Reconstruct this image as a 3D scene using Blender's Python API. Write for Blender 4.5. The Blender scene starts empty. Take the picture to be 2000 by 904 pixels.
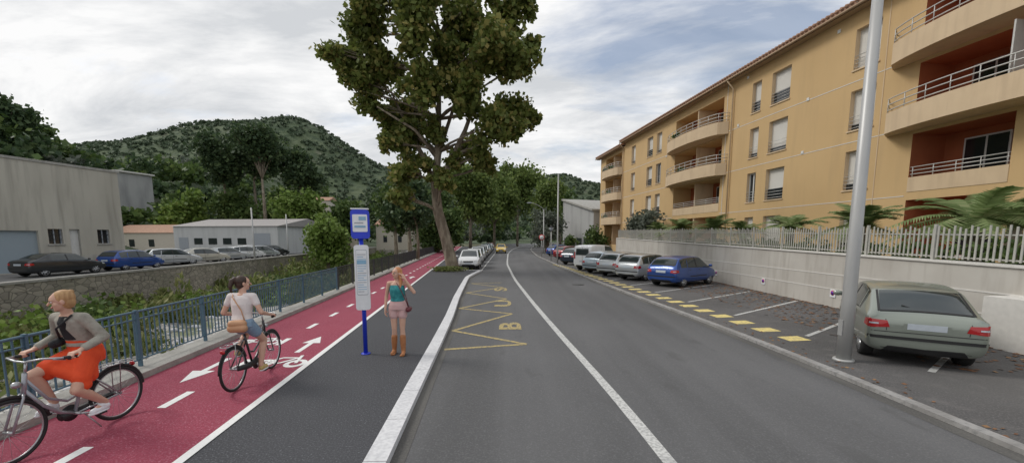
import bpy, math, random
import numpy as np
from mathutils import Vector, Matrix
from mathutils.bvhtree import BVHTree
random.seed(7); rng=np.random.default_rng(7)
scene=bpy.context.scene
COL=scene.collection
V=Vector
# ------------------------------------------------------------------ materials
def mat(name,col,rough=.75,metal=0.,layers=(),bump=None,spec=.5,coat=0.,island=None,trans=0.,alpha=None):
    m=bpy.data.materials.new(name); m.use_nodes=True; nt=m.node_tree; N=nt.nodes; L=nt.links
    b=N['Principled BSDF']; b.inputs['Roughness'].default_value=rough; b.inputs['Metallic'].default_value=metal
    b.inputs['Specular IOR Level'].default_value=spec; b.inputs['Coat Weight'].default_value=coat
    b.inputs['Coat Roughness'].default_value=.05
    tc=N.new('ShaderNodeTexCoord')
    c=N.new('ShaderNodeRGB'); c.outputs[0].default_value=(*col,1); cur=c.outputs[0]
    if island:
        g=N.new('ShaderNodeNewGeometry'); r=N.new('ShaderNodeValToRGB')
        cr=r.color_ramp
        while len(cr.elements)<len(island): cr.elements.new(.5)
        for i,ic in enumerate(island):
            cr.elements[i].position=i/(len(island)-1); cr.elements[i].color=(*ic,1)
        L.new(g.outputs['Random Per Island'],r.inputs[0]); cur=r.outputs[0]
    def tex(kind,sc):
        mp=N.new('ShaderNodeMapping')
        sc3=sc if isinstance(sc,(tuple,list)) else (sc,sc,sc)
        mp.inputs['Scale'].default_value=sc3; L.new(tc.outputs['Object'],mp.inputs['Vector'])
        if kind=='noise':
            t=N.new('ShaderNodeTexNoise'); t.inputs['Scale'].default_value=1; t.inputs['Detail'].default_value=5; L.new(mp.outputs[0],t.inputs['Vector']); return t.outputs['Fac']
        if kind=='edge':
            t=N.new('ShaderNodeTexVoronoi'); t.feature='DISTANCE_TO_EDGE'; t.inputs['Scale'].default_value=1; L.new(mp.outputs[0],t.inputs['Vector']); return t.outputs['Distance']
        if kind=='cell':
            t=N.new('ShaderNodeTexVoronoi'); t.inputs['Scale'].default_value=1; L.new(mp.outputs[0],t.inputs['Vector'])
            s=N.new('ShaderNodeSeparateColor'); L.new(t.outputs['Color'],s.inputs[0]); return s.outputs[0]
        if kind=='wave':
            t=N.new('ShaderNodeTexWave'); t.bands_direction='Z'; t.inputs['Scale'].default_value=1; L.new(mp.outputs[0],t.inputs['Vector']); return t.outputs['Fac']
    for ly in layers:
        kind,sc,lo,hi,c2,fac=ly
        o=tex(kind,sc)
        mr=N.new('ShaderNodeMapRange'); mr.inputs['From Min'].default_value=lo; mr.inputs['From Max'].default_value=hi
        mr.inputs['To Min'].default_value=0; mr.inputs['To Max'].default_value=fac
        L.new(o,mr.inputs['Value'])
        mx=N.new('ShaderNodeMix'); mx.data_type='RGBA'
        L.new(mr.outputs[0],mx.inputs['Factor']); L.new(cur,mx.inputs['A']); mx.inputs['B'].default_value=(*c2,1)
        cur=mx.outputs['Result']
    L.new(cur,b.inputs['Base Color'])
    if bump:
        kind,sc,st,di=bump
        o=tex(kind,sc); bp=N.new('ShaderNodeBump'); bp.inputs['Strength'].default_value=st; bp.inputs['Distance'].default_value=di
        L.new(o,bp.inputs['Height']); L.new(bp.outputs[0],b.inputs['Normal'])
    if trans>0:
        tr=N.new('ShaderNodeBsdfTranslucent'); L.new(cur,tr.inputs['Color'])
        ms=N.new('ShaderNodeMixShader'); ms.inputs[0].default_value=trans
        L.new(b.outputs[0],ms.inputs[1]); L.new(tr.outputs[0],ms.inputs[2])
        L.new(ms.outputs[0],N['Material Output'].inputs['Surface'])
    return m
def plain(name,col,rough=.6,metal=0.,**k):
    d=tuple(x*.8 for x in col)
    return mat(name,col,rough,metal,layers=[('noise',9,.35,.7,d,.5)],**k)

M_road=mat('road_asphalt',(.130,.130,.134),.85,layers=[('noise',(1.3,.05,1),.38,.62,(.082,.082,.085),.7),('noise',(.25,.10,1),.42,.6,(.175,.175,.18),.55),('noise',45,.5,.72,(.25,.25,.25),.4),('noise',60,.3,.5,(.05,.05,.05),.3),('noise',(2.2,.8,1),.62,.70,(.08,.08,.08),.5)],bump=('noise',70,.4,.005))
M_gut=mat('gutter_dirt_and_shade',(.085,.082,.078),.9,layers=[('noise',(3,.6,1),.4,.65,(.14,.135,.125),.7),('noise',40,.5,.7,(.2,.19,.17),.4)])  # gutter dirt, its dark tone also painting occlusion shade beside the kerbs
M_park=mat('parking_asphalt',(.100,.096,.096),.9,layers=[('noise',.5,.4,.65,(.062,.06,.06),.85),('noise',40,.5,.72,(.26,.25,.24),.5),('noise',3.,.55,.7,(.155,.145,.14),.5),('noise',(.25,.25,1),.5,.62,(.13,.125,.12),.5)],bump=('noise',60,.5,.006))
M_pave=mat('pavement_asphalt',(.088,.090,.096),.9,layers=[('noise',48,.50,.64,(.26,.27,.30),.7),('noise',60,.33,.48,(.025,.025,.03),.7),('noise',.6,.4,.7,(.075,.077,.083),.4)],bump=('noise',55,.5,.006))
M_red=mat('red_cycle_surface',(.36,.055,.098),.9,layers=[('noise',48,.50,.64,(.60,.27,.34),.65),('noise',62,.33,.48,(.19,.018,.04),.65),('noise',.7,.4,.7,(.32,.055,.09),.5)],bump=('noise',55,.5,.006))
M_wpaint=mat('white_paint',(.80,.80,.78),.6,layers=[('noise',40,.5,.75,(.6,.58,.58),.5)])
M_wworn=mat('worn_white_paint',(.60,.60,.58),.7,layers=[('noise',25,.45,.62,(.2,.2,.2),.6),('noise',3,.5,.7,(.3,.3,.3),.5)])
M_ypaint=mat('yellow_paint',(.74,.60,.22),.7,layers=[('noise',14,.50,.66,(.32,.28,.19),.75)])
M_yworn=mat('worn_yellow_paint',(.46,.36,.15),.8,layers=[('noise',14,.44,.62,(.17,.16,.135),.8)])
M_kerbw=mat('white_kerb_stone',(.70,.70,.71),.75,layers=[('noise',20,.4,.7,(.50,.50,.52),.8),('noise',(1,1,1),.45,.7,(.52,.52,.53),.6)],bump=('noise',40,.3,.005))
M_conc=mat('old_concrete',(.36,.35,.32),.9,layers=[('noise',2.5,.4,.7,(.22,.21,.19),.8),('noise',30,.45,.7,(.44,.43,.40),.5)],bump=('noise',25,.5,.01))
M_kerbg=mat('grey_kerb',(.34,.33,.32),.9,layers=[('noise',14,.45,.7,(.17,.17,.17),.8),('noise',1.2,.45,.6,(.22,.21,.2),.6)])
M_earth=mat('earth',(.11,.09,.06),.95,layers=[('noise',.5,.4,.6,(.08,.12,.035),.9),('noise',6,.45,.7,(.15,.13,.1),.5)])
M_terr=mat('hill_ground',(.075,.105,.052),.95,layers=[('noise',.02,.45,.6,(.10,.125,.065),.8),('noise',.12,.45,.62,(.04,.065,.034),.8),('noise',.05,.62,.7,(.17,.16,.12),.5)],bump=('noise',.1,1,4))
M_bed=mat('river_pebbles',(.46,.44,.41),.9,layers=[('cell',5,.0,1.,(.68,.66,.62),.6),('edge',5,.12,.0,(.08,.08,.07),.9),('noise',.35,.55,.65,(.13,.16,.05),.8)],bump=('edge',5,.8,.06))
M_stonew=mat('stone_wall',(.38,.345,.285),.95,layers=[('cell',(2.2,2.2,3.6),0,1,(.22,.20,.17),.8),('edge',(2.2,2.2,3.6),.07,.0,(.08,.075,.06),.85),('noise',.5,.5,.7,(.15,.15,.10),.6)],bump=('edge',(2.2,2.2,3.6),.7,.04))
M_lot=mat('lot_asphalt',(.19,.185,.18),.95,layers=[('noise',.4,.4,.7,(.12,.12,.115),.8)])
M_ochre=mat('ochre_render',(.59,.405,.200),.9,layers=[('noise',.35,.4,.7,(.52,.35,.165),.6),('noise',(2,2,.25),.5,.75,(.46,.315,.165),.45),('noise',60,.4,.7,(.65,.46,.24),.3)],bump=('noise',80,.3,.004))
M_ochre2=mat('pale_ochre_render',(.65,.50,.33),.9,layers=[('noise',1.5,.4,.7,(.57,.43,.28),.6),('noise',(3,3,.4),.5,.7,(.48,.36,.24),.45)])
M_orange=mat('orange_render',(.42,.13,.055),.9,layers=[('noise',1.5,.4,.7,(.33,.10,.045),.6)])
M_shut=mat('white_roller_shutter',(.68,.66,.61),.6,layers=[('wave',(1,1,7),.5,1.,(.50,.48,.44),.5)],bump=('wave',(1,1,7),.5,.01))
M_glass=mat('window_glass',(.02,.025,.03),.06,spec=.8)
M_frame=plain('white_frame',(.70,.70,.68),.4)
M_rail=plain('white_rail',(.58,.57,.54),.4,metal=.2)
M_tile=mat('roof_tile',(.42,.25,.17),.9,layers=[('noise',4,.4,.7,(.27,.16,.11),.8)])
M_soff=plain('eave_soffit',(.40,.29,.19),.9)
M_wall=mat('retaining_render',(.53,.505,.46),.9,layers=[('noise',.8,.4,.7,(.42,.39,.35),.7),('noise',(4,4,.5),.5,.75,(.34,.31,.27),.6)],bump=('noise',40,.3,.004))
M_wline=plain('pale_joint',(.68,.66,.62),.8)
M_fencew=plain('pale_fence_paint',(.46,.45,.41),.5)
M_cbld=mat('weathered_concrete_render',(.50,.475,.41),.92,layers=[('noise',(.3,.3,.12),.4,.7,(.36,.34,.29),.85),('noise',(3,3,.3),.5,.75,(.29,.27,.23),.6),('noise',(1.2,1.2,.1),.55,.7,(.25,.235,.2),.5)],bump=('noise',20,.4,.01))
M_gbld=mat('grey_concrete_block',(.40,.40,.39),.92,layers=[('noise',(.6,.6,.15),.45,.7,(.26,.26,.26),.8)])
M_white=mat('shed_cladding',(.54,.55,.55),.8,layers=[('noise',(2,2,.2),.45,.75,(.40,.41,.41),.6)])
M_shedr=plain('shed_roof',(.34,.32,.31),.7)
M_house=plain('house_render',(.60,.55,.47),.9)
M_bluef=mat('blue_fence_paint',(.075,.145,.20),.45,layers=[('noise',12,.5,.8,(.12,.19,.23),.6)],spec=.5)
M_darkf=plain('dark_fence_paint',(.035,.035,.037),.5)
M_galv=mat('galvanised_pole',(.44,.44,.43),.45,metal=.3,layers=[('noise',(6,6,1),.4,.7,(.36,.36,.36),.7)])
M_bluep=plain('blue_enamel',(.02,.05,.60),.35)
M_signw=plain('sign_white',(.80,.82,.84),.35)
M_signb=plain('sign_print_blue',(.25,.45,.62),.4)
M_signg=plain('sign_print_grey',(.35,.38,.42),.4)
M_redp=plain('sign_red',(.6,.03,.03),.4)
M_rubber=plain('tyre_rubber',(.018,.018,.018),.75)
M_black=plain('black_plastic',(.02,.02,.021),.55)
M_rim=plain('alloy_rim',(.45,.46,.47),.3,metal=.7)
M_cglass=mat('car_glass',(.03,.04,.04),.05,spec=.9)
M_tail=mat('tail_light_red',(.40,.012,.015),.15,coat=.5)
M_head=mat('headlamp',(.62,.64,.66),.08,metal=.3,coat=1)
M_plate=plain('number_plate',(.50,.55,.60),.5)
M_iron=plain('cast_iron',(.06,.058,.055),.6,metal=.4)
M_bark=mat('plane_bark',(.26,.22,.165),.95,layers=[('noise',(4,4,1.5),.4,.6,(.14,.11,.08),.85),('noise',(3,3,1),.58,.7,(.40,.36,.28),.7)],bump=('noise',(8,8,3),.6,.04))
def leafm(name,a,b,c,tr=.25):
    return mat(name,b,.6,island=[a,tuple((x+y)/2 for x,y in zip(a,b)),b,c],trans=tr,spec=.3,layers=[('noise',.35,.42,.62,a,.45)])
L_plane=leafm('plane_leaves',(.095,.130,.028),(.185,.22,.055),(.36,.30,.10),.38)
L_road=leafm('avenue_leaves',(.085,.130,.035),(.165,.225,.055),(.26,.32,.095),.35)
L_mid=leafm('midgreen_leaves',(.055,.095,.028),(.110,.170,.046),(.19,.25,.075),.3)
L_dark=leafm('dark_leaves',(.036,.066,.030),(.072,.115,.046),(.12,.17,.068),.25)
L_far=leafm('hazed_distant_leaves',(.078,.110,.068),(.100,.138,.082),(.130,.168,.098),.1)  # aerial haze painted into the leaf colour: paler, bluer, low contrast
L_olive=leafm('olive_leaves',(.09,.11,.085),(.165,.19,.145),(.27,.295,.235))
L_weed=leafm('weed_leaves',(.10,.125,.035),(.21,.25,.08),(.36,.34,.16))
L_bright=leafm('bright_leaves',(.10,.16,.03),(.20,.30,.06),(.30,.38,.12))
L_palm=leafm('palm_leaves',(.14,.20,.07),(.24,.32,.13),(.40,.42,.22),.35)
L_fall=leafm('fallen_leaves_mat',(.14,.07,.04),(.24,.12,.06),(.32,.20,.10),0)

# ------------------------------------------------------------------ mesh builder
class MB:
    def __init__(s): s.v=[];s.f=[];s.m=[];s.sm=[];s.mats=[]
    def mi(s,mt):
        if mt not in s.mats: s.mats.append(mt)
        return s.mats.index(mt)
    def add(s,vs,fs,mt,smooth=False,M=None):
        o=len(s.v); i=s.mi(mt)
        for p in vs:
            p=V(p)
            if M is not None: p=M@p
            s.v.append(tuple(p))
        for f in fs: s.f.append([o+k for k in f]); s.m.append(i); s.sm.append(smooth)
    def box(s,x0,x1,y0,y1,z0,z1,mt,M=None):
        vs=[(x,y,z) for x in(x0,x1) for y in(y0,y1) for z in(z0,z1)]
        s.add(vs,[(0,1,3,2),(4,6,7,5),(0,4,5,1),(2,3,7,6),(0,2,6,4),(1,5,7,3)],mt,False,M)
    def hexa(s,b,t,mt):
        n=len(b)
        s.add(list(b)+list(t),[tuple(range(n-1,-1,-1)),tuple(range(n,2*n))]+[(i,(i+1)%n,n+(i+1)%n,n+i) for i in range(n)],mt)
    def tube(s,pts,rad,mt,n=8,M=None,flat=1.):
        pts=[V(p) for p in pts]
        if not isinstance(rad,(list,tuple)): rad=[rad]*len(pts)
        vs=[];up=None
        for i,p in enumerate(pts):
            d=(pts[min(i+1,len(pts)-1)]-pts[max(i-1,0)])
            if d.length<1e-9: d=V((0,0,1))
            d.normalize()
            if up is None:
                up=V((0,0,1)) if abs(d.z)<.9 else V((1,0,0))
            a=d.cross(up); 
            if a.length<1e-5: a=d.orthogonal()
            a.normalize(); b=a.cross(d).normalized(); up=b
            for k in range(n):
                t=2*math.pi*k/n
                vs.append(p+(a*math.cos(t)+b*math.sin(t)*flat)*rad[i])
        fs=[]
        for i in range(len(pts)-1):
            for k in range(n):
                fs.append((i*n+k,i*n+(k+1)%n,(i+1)*n+(k+1)%n,(i+1)*n+k))
        fs.append(tuple(range(n-1,-1,-1))); fs.append(tuple(range((len(pts)-1)*n,len(pts)*n)))
        s.add(vs,fs,mt,True,M)
    def sphere(s,c,r,mt,n=14,M=None):
        if not isinstance(r,(list,tuple)): r=(r,r,r)
        h=n//2; vs=[(c[0],c[1],c[2]+r[2])]
        for i in range(1,h):
            a=math.pi*i/h
            for k in range(n):
                t=2*math.pi*k/n
                vs.append((c[0]+r[0]*math.sin(a)*math.cos(t),c[1]+r[1]*math.sin(a)*math.sin(t),c[2]+r[2]*math.cos(a)))
        vs.append((c[0],c[1],c[2]-r[2])); fs=[]
        for k in range(n): fs.append((0,1+k,1+(k+1)%n))
        for i in range(h-2):
            for k in range(n):
                fs.append((1+i*n+k,1+(i+1)*n+k,1+(i+1)*n+(k+1)%n,1+i*n+(k+1)%n))
        l=len(vs)-1; b=1+(h-2)*n
        for k in range(n): fs.append((l,b+(k+1)%n,b+k))
        s.add(vs,fs,mt,True,M)
    def limb(s,a,b,ra,rb,mt,n=12,M=None):
        s.tube([a,b],[ra,rb],mt,n,M); s.sphere(a,ra*.995,mt,n,M); s.sphere(b,rb*.995,mt,n,M)
    def loft(s,secs,mt,n=20,M=None):
        vs=[]
        for c,rx,ry in secs:
            for k in range(n):
                t=2*math.pi*k/n; vs.append((c[0]+rx*math.cos(t),c[1]+ry*math.sin(t),c[2]))
        fs=[]
        for i in range(len(secs)-1):
            for k in range(n): fs.append((i*n+k,i*n+(k+1)%n,(i+1)*n+(k+1)%n,(i+1)*n+k))
        fs.append(tuple(range(n-1,-1,-1))); fs.append(tuple(range((len(secs)-1)*n,len(secs)*n)))
        s.add(vs,fs,mt,True,M)
    def mesh(s,name):
        me=bpy.data.meshes.new(name); me.from_pydata(s.v,[],s.f)
        for m in s.mats: me.materials.append(m)
        me.polygons.foreach_set('material_index',s.m); me.polygons.foreach_set('use_smooth',s.sm); me.update(); return me
    def obj(s,name,parent=None):
        o=bpy.data.objects.new(name,s.mesh(name)); COL.objects.link(o)
        if parent: o.parent=parent
        return o
def empty(name,loc=(0,0,0)):
    e=bpy.data.objects.new(name,None); e.empty_display_size=.3; COL.objects.link(e); return e
def remesh(mb,name,vox,smooth=3,parent=None,mt=None):
    ob=mb.obj(name+'_t')
    r=ob.modifiers.new('r','REMESH'); r.mode='VOXEL'; r.voxel_size=vox; r.use_smooth_shade=True
    q=ob.modifiers.new('s','SMOOTH'); q.iterations=smooth; q.factor=.5
    dg=bpy.context.evaluated_depsgraph_get(); me=bpy.data.meshes.new_from_object(ob.evaluated_get(dg))
    bpy.data.objects.remove(ob)
    me.materials.clear(); me.materials.append(mt or mb.mats[0])
    me.polygons.foreach_set('material_index',[0]*len(me.polygons)); me.polygons.foreach_set('use_smooth',[True]*len(me.polygons))
    o=bpy.data.objects.new(name,me); COL.objects.link(o)
    if parent: o.parent=parent
    return o
def interp(tab):
    xs=[t[0] for t in tab]; ys=[t[1] for t in tab]
    d=np.linspace(xs[0],xs[-1],600); y=np.interp(d,xs,ys)
    step=(xs[-1]-xs[0])/599; 
    k=max(3,int(4/step)|1); pad=np.concatenate([np.full(k//2,y[0]),y,np.full(k//2,y[-1])])
    ys2=np.convolve(pad,np.ones(k)/k,'valid')
    return lambda q: float(np.interp(q,d,ys2))
# ------------------------------------------------------------------ road layout (metres)
ZR=-.08; ZP=-.05
XC=interp([(-30,3.0),(-8,2.1),(0,1.86),(4.1,1.71),(6.6,1.52),(10.1,1.18),(15.2,.76),(23.8,.15),(38,-.46),(64,-.62),(85,0),(110,1.5),(140,5),(180,13),(240,32)])
XR=interp([(-30,6.6),(-8,6.0),(4.1,5.72),(7.4,5.72),(11,5.55),(16,5.1),(27,4.35),(54,3.35),(82,3.7),(110,5.4),(140,9),(180,17),(240,36)])
YS=[-30,-20,-12,-6,-2,1,3,4,5,6,7,8,9,10,11,12,13.5,15,17,19,21,23,26,29,33,37,42,48,55,62,70,78,86,95,105,115,125,140,155,170,190,210,239]
def strip(name,fl,fr,z,mt,ys):
    mb=MB(); vs=[];fs=[]
    for y in ys: vs+= [(fl(y),y,z),(fr(y),y,z)]
    for i in range(len(ys)-1): fs.append((2*i,2*i+1,2*i+3,2*i+2))
    mb.add(vs,fs,mt); return mb.obj(name)
laneL=lambda y:-5.4-.1*y
laneR=lambda y:-3.1-.095*y
strip('road',lambda y:min(-6.,-5.-.1*y) if y<120 else XC(y)-8,lambda y:XR(y)+.02,ZR,M_road,YS)
strip('parking_area',lambda y:XR(y),lambda y:XR(y)+13,ZP,M_park,YS)
strip('centre_line',lambda y:XC(y)-.075,lambda y:XC(y)+.075,ZR+.004,M_wworn,YS)
strip('road_gutter_shade',lambda y:XR(y)-.30,lambda y:XR(y)-.081,ZR+.003,M_gut,YS)  # dirty gutter with painted contact shade along the grey kerb
mb=MB()
def sweep(mb,pts,o0,o1,z0,z1,mt):
    P=[V((p[0],p[1],0)) for p in pts]; A=[];B=[]
    for i,p in enumerate(P):
        d=(P[min(i+1,len(P)-1)]-P[max(i-1,0)]).normalized(); n=V((d.y,-d.x,0))
        A.append(p+n*o0);B.append(p+n*o1)
    vs=[];fs=[]
    for a,b in zip(A,B): vs+=[(a.x,a.y,z0),(a.x,a.y,z1),(b.x,b.y,z1),(b.x,b.y,z0)]
    for i in range(len(P)-1):
        for k in range(4): fs.append((4*i+k,4*i+(k+1)%4,4*i+4+(k+1)%4,4*i+4+k))
    fs+=[(3,2,1,0),tuple(4*(len(P)-1)+k for k in range(4))]
    mb.add(vs,fs,mt)
sweep(mb,[(XR(y),y) for y in YS],-.08,.08,ZR-.1,-.015,M_kerbg); mb.obj('road_kerb')
KP=[(-1.2,-30),(-1.3,-6),(-1.42,1),(-1.54,4),(-1.68,6.5),(-1.82,9.2),(-2.0,12.2),(-2.3,15.9),(-2.52,19.5),(-2.72,23),(-2.80,24.5),(-2.62,27),(-2.4,29.3)]
KP2=[(-4.35,29.8),(-4.7,45),(-5.0,62),(-5.3,80),(-4.6,105),(-3.5,118),(0,140),(7,175)]
mb=MB()
L0=[V((p[0],p[1],0)) for p in KP]
def along(P,step,gap):
    out=[]; cum=[0]
    for a,b in zip(P[:-1],P[1:]): cum.append(cum[-1]+(b-a).length)
    def at(s):
        for i in range(len(P)-1):
            if s<=cum[i+1]: return P[i].lerp(P[i+1],(s-cum[i])/(cum[i+1]-cum[i]))
        return P[-1]
    s=0
    while s<cum[-1]-.05: out.append((at(s),at(min(s+step-gap,cum[-1])))); s+=step
    return out
for a,b in along(L0,1.0,.012): sweep(mb,[(a.x,a.y),(b.x,b.y)],0,.24,ZR-.1,.012,M_kerbw)
sweep(mb,[(p[0],p[1]) for p in KP],.01,.225,ZR-.1,.004,M_conc)
sweep(mb,[(-2.2,29.45),(-4.35,29.55)],-.1,.1,ZR-.1,.012,M_kerbw); mb.obj('white_kerb')
mb=MB(); sweep(mb,KP,.245,.40,ZR-.02,ZR+.004,M_gut); mb.obj('kerb_gutter_shade')  # thin dark strip: dirt and painted contact shade at the white kerb
mb=MB(); sweep(mb,KP2,-.0,.15,ZR-.1,.01,M_kerbg); mb.obj('bay_kerb')
bnd=KP+[(-2.35,29.5),(-4.35,29.6)]+KP2[1:]
mb=MB(); vs=[];fs=[]
for (x,y) in bnd: vs+=[(laneR(y)-.5 if y<112 else x-6,y,0),(x,y,0)]
for i in range(len(bnd)-1): fs.append((2*i,2*i+1,2*i+3,2*i+2))
mb.add(vs,fs,M_pave); mb.obj('pavement')
Y2=[y for y in YS if y<118]
strip('cycle_lane',laneL,laneR,.005,M_red,Y2)
mb=MB()
def q2(mb,pts,z,mt): mb.add([(p[0],p[1],z) for p in pts],[tuple(range(len(pts)))],mt)
for i in range(len(Y2)-1):
    a,b=Y2[i],Y2[i+1]; q2(mb,[(laneR(a)-.02,a),(laneR(a)+.09,a),(laneR(b)+.09,b),(laneR(b)-.02,b)],.010,M_wpaint)
y=-10.85
cx=lambda y:-4.3-.09*y
while y<100:
    a,b=y-.3,y+.3; q2(mb,[(cx(a)-.06,a),(cx(a)+.06,a),(cx(b)+.06,b),(cx(b)-.06,b)],.009,M_wpaint); y+=1.65
def arrow(cx_,cy,s,d):
    a=[(-.07,-.9),(.07,-.9),(.07,.1),(.26,.1),(0,.9),(-.26,.1),(-.07,.1)]
    pts=[(cx_+p[0]*s-(.095*p[1]*s*d),cy+p[1]*s*d) for p in a]
    if d<0: pts=pts[::-1]
    q2(mb,pts,.009,M_wpaint)
arrow(-4.42,8.75,.75,1); arrow(-5.38,7.0,.75,-1); arrow(-6.7,24,.8,-1); arrow(-5.9,24,.8,1)
def ring2(x,y,r0,r1):
    n=24
    for k in range(n):
        a,b=2*math.pi*k/n,2*math.pi*(k+1)/n
        q2(mb,[(x+r0*math.cos(a)*.8,y+r0*math.sin(a)),(x+r1*math.cos(a)*.8,y+r1*math.sin(a)),(x+r1*math.cos(b)*.8,y+r1*math.sin(b)),(x+r0*math.cos(b)*.8,y+r0*math.sin(b))],.0095,M_wpaint)
def line2(x0,y0,x1,y1,w=.06,z=.013):
    d=V((x1-x0,y1-y0)).normalized(); n=V((-d.y,d.x))*w/2
    q2(mb,[(x0-n.x,y0-n.y),(x1-n.x,y1-n.y),(x1+n.x,y1+n.y),(x0+n.x,y0+n.y)],z,M_wpaint)
for bx,by in ((-4.3,7.35),(-5.65,8.9)):
    ring2(bx-.3,by,.13,.24); ring2(bx+.3,by,.13,.24)
    line2(bx-.3,by,bx-.1,by+.35); line2(bx-.12,by+.34,bx+.2,by+.34,z=.0135); line2(bx,by,bx+.2,by+.36,z=.014); line2(bx-.3,by,bx,by,z=.0145); line2(bx+.3,by,bx+.18,by+.5,z=.015)
mb.obj('cycle_lane_markings')
mb=MB(); sweep(mb,[(laneL(y),y) for y in Y2],-.55,-.02,-3.,.10,M_conc); mb.obj('river_kerb')
mb=MB(); 
zz=[(-1.46,8.6),(.32,9.05),(-1.53,10.4),(0.0,12.8),(-1.8,13.8),(-.22,16.0),(-2.0,17.8),(-.45,19.8),(-2.15,21.5)]
def zl(a,b,w,z):
    d=V((b[0]-a[0],b[1]-a[1])).normalized(); n=V((-d.y,d.x))*w/2
    q2(mb,[(a[0]-n.x,a[1]-n.y),(b[0]-n.x,b[1]-n.y),(b[0]+n.x,b[1]+n.y),(a[0]+n.x,a[1]+n.y)],z,M_yworn)
for i in range(len(zz)-1): zl(zz[i],zz[i+1],.12,ZR+.005+.001*(i%2))
zl((-2.15,21.5),(-.55,21.9),.12,ZR+.008)
mb.obj('bus_stop_zigzag_marking')
def text(body,x,y,sx,sy,rot,z,mt,name):
    cu=bpy.data.curves.new(name,'FONT'); cu.body=body; cu.align_x='CENTER'; cu.align_y='CENTER'; cu.size=1; cu.offset=.03
    o=bpy.data.objects.new(name,cu); COL.objects.link(o)
    dg=bpy.context.evaluated_depsgraph_get(); me=bpy.data.meshes.new_from_object(o.evaluated_get(dg)); bpy.data.objects.remove(o)
    me.materials.clear(); me.materials.append(mt)
    o=bpy.data.objects.new(name,me); COL.objects.link(o)
    o.matrix_world=Matrix.Translation((x,y,z))@Matrix.Rotation(rot,4,'Z')@Matrix.Diagonal((sx,sy,1,1)); return o
for ch,x,y,q in (('B',-.02,10.95,1.7),('U',-.30,14.9,2.2),('S',-.50,19.0,2.6)):
    text(ch,x,y,q,.80,math.radians(91),ZR+.0075,M_yworn,'bus_lettering')
mb=MB()
def S(x,y,k=1.02): return (x*k,y*k)
y=9.3
while y<36:
    x=6.53-.10*(y-9.3)
    q2(mb,[S(x-.26,y-.28),S(x+.28,y-.20),S(x+.24,y+.22),S(x-.30,y+.14)],ZP+.004,M_ypaint)
    y+=.92
mb.obj('yellow_bay_dashes')
mb=MB()
for k in range(-2,9):
    y0=9.5+2.62*k; x0=6.98-.11*(y0-9.5); e=(x0+3.95,y0+2.95)
    d=V((e[0]-x0,e[1]-y0)).normalized(); n=V((-d.y,d.x))*.05
    q2(mb,[S(x0-n.x,y0-n.y),S(e[0]-n.x,e[1]-n.y),S(e[0]+n.x,e[1]+n.y),S(x0+n.x,y0+n.y)],ZP+.005,M_wworn)
mb.obj('parking_bay_lines')
mb=MB()
q2(mb,[(-2.3,29.6),(-2.2,29.6),(-3.2,110),(-3.3,110)],ZR+.005,M_wworn); mb.obj('bay_edge_line')
mb=MB()
mb.tube([(3.4,21,ZR-.01),(3.4,21,ZR+.006)],.33,M_iron,24); mb.obj('manhole_cover')

# ------------------------------------------------------------------ terrain
def ss(t): t=np.clip(t,0,1); return t*t*(3-2*t)
PX=[-900,-400,-300,-200,-116,-58,-20,0,32,52,87,133,186,250,331,370,450,700,1500]
PZ=[20,50,72,102,117,127,133,135,132,123,105,80,63,62,72,62,44,36,20]
def hgt(x,y):
    x=np.asarray(x,float); y=np.asarray(y,float); p=x+.1*y
    z=np.full(np.broadcast(x,y).shape,-.2)
    z=np.where((p<-6.2)&(p>-23.05),-2.8+.25*np.sin(x*.9+1)*np.sin(y*.37)+.5*ss((-p-15)/8),z)
    z=np.where(p<=-23.05,-.06,z)
    hill=16.5*ss((-p-48)/38)+11*ss((y-90)/110)*ss((-p-25)/45)
    hill=hill+4*ss((-p-90)/80)
    hill=hill*(1+.10*np.sin(x*.06+y*.045)+.05*np.sin(x*.17)*np.cos(y*.13))*(1-ss((y-190)/170))
    m=np.interp(x+271,PX,PZ)*np.exp(-((y-480)/125)**2)*(1+.03*np.sin(x*.05)*np.sin(y*.03))
    back=12*ss((y-700)/600)
    return z+np.where(p<-23.05,hill,0)+m*ss((y-180)/100)+back
ps=sorted(set(list(np.linspace(-900,-200,24))+list(np.linspace(-200,-26,50))+[-23.4,-23.1,-23.0]+list(np.linspace(-22,-7,14))+[-6.21,-6.15,-5.9,0,10,20]+list(np.linspace(30,400,40))+[500,700,1000]))
ys=sorted(set(list(np.linspace(-60,60,40))+list(np.linspace(60,330,70))+list(np.linspace(330,640,60))+[700,800,1000,1400,2200,3500]))
PP,YY=np.meshgrid(ps,ys); XX=PP-.1*np.minimum(YY,700)
XX=np.where(YY>700,XX*(YY/700),XX)
ZZ=hgt(XX,YY); nx=len(ps)
vs=np.stack([XX,YY,ZZ],-1).reshape(-1,3).tolist()
fs=[]
for j in range(len(ys)-1):
    for i in range(nx-1):
        a=j*nx+i; fs.append((a,a+1,a+nx+1,a+nx))
me=bpy.data.meshes.new('ground'); me.from_pydata(vs,[],fs)
for m_ in (M_terr,M_bed,M_lot,M_earth): me.materials.append(m_)
mi=[]
for j in range(len(ys)-1):
    for i in range(nx-1):
        pc=(ps[i]+ps[i+1])/2; yc=ys[j]
        if -23.1<pc<-6.2 and yc<200: mi.append(1)
        elif -52<pc<=-23.1 and yc<110: mi.append(2)
        elif pc>=-6.2 and yc<180: mi.append(3)
        else: mi.append(0)
me.polygons.foreach_set('material_index',mi); me.polygons.foreach_set('use_smooth',[m_==0 for m_ in mi]); me.update()
g=bpy.data.objects.new('ground',me); COL.objects.link(g)
mb=MB(); wy=list(np.linspace(-20,150,35))
sweep(mb,[(-23.0-.1*y,y) for y in wy],-.45,.0,-3.2,.0,M_stonew)
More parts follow.
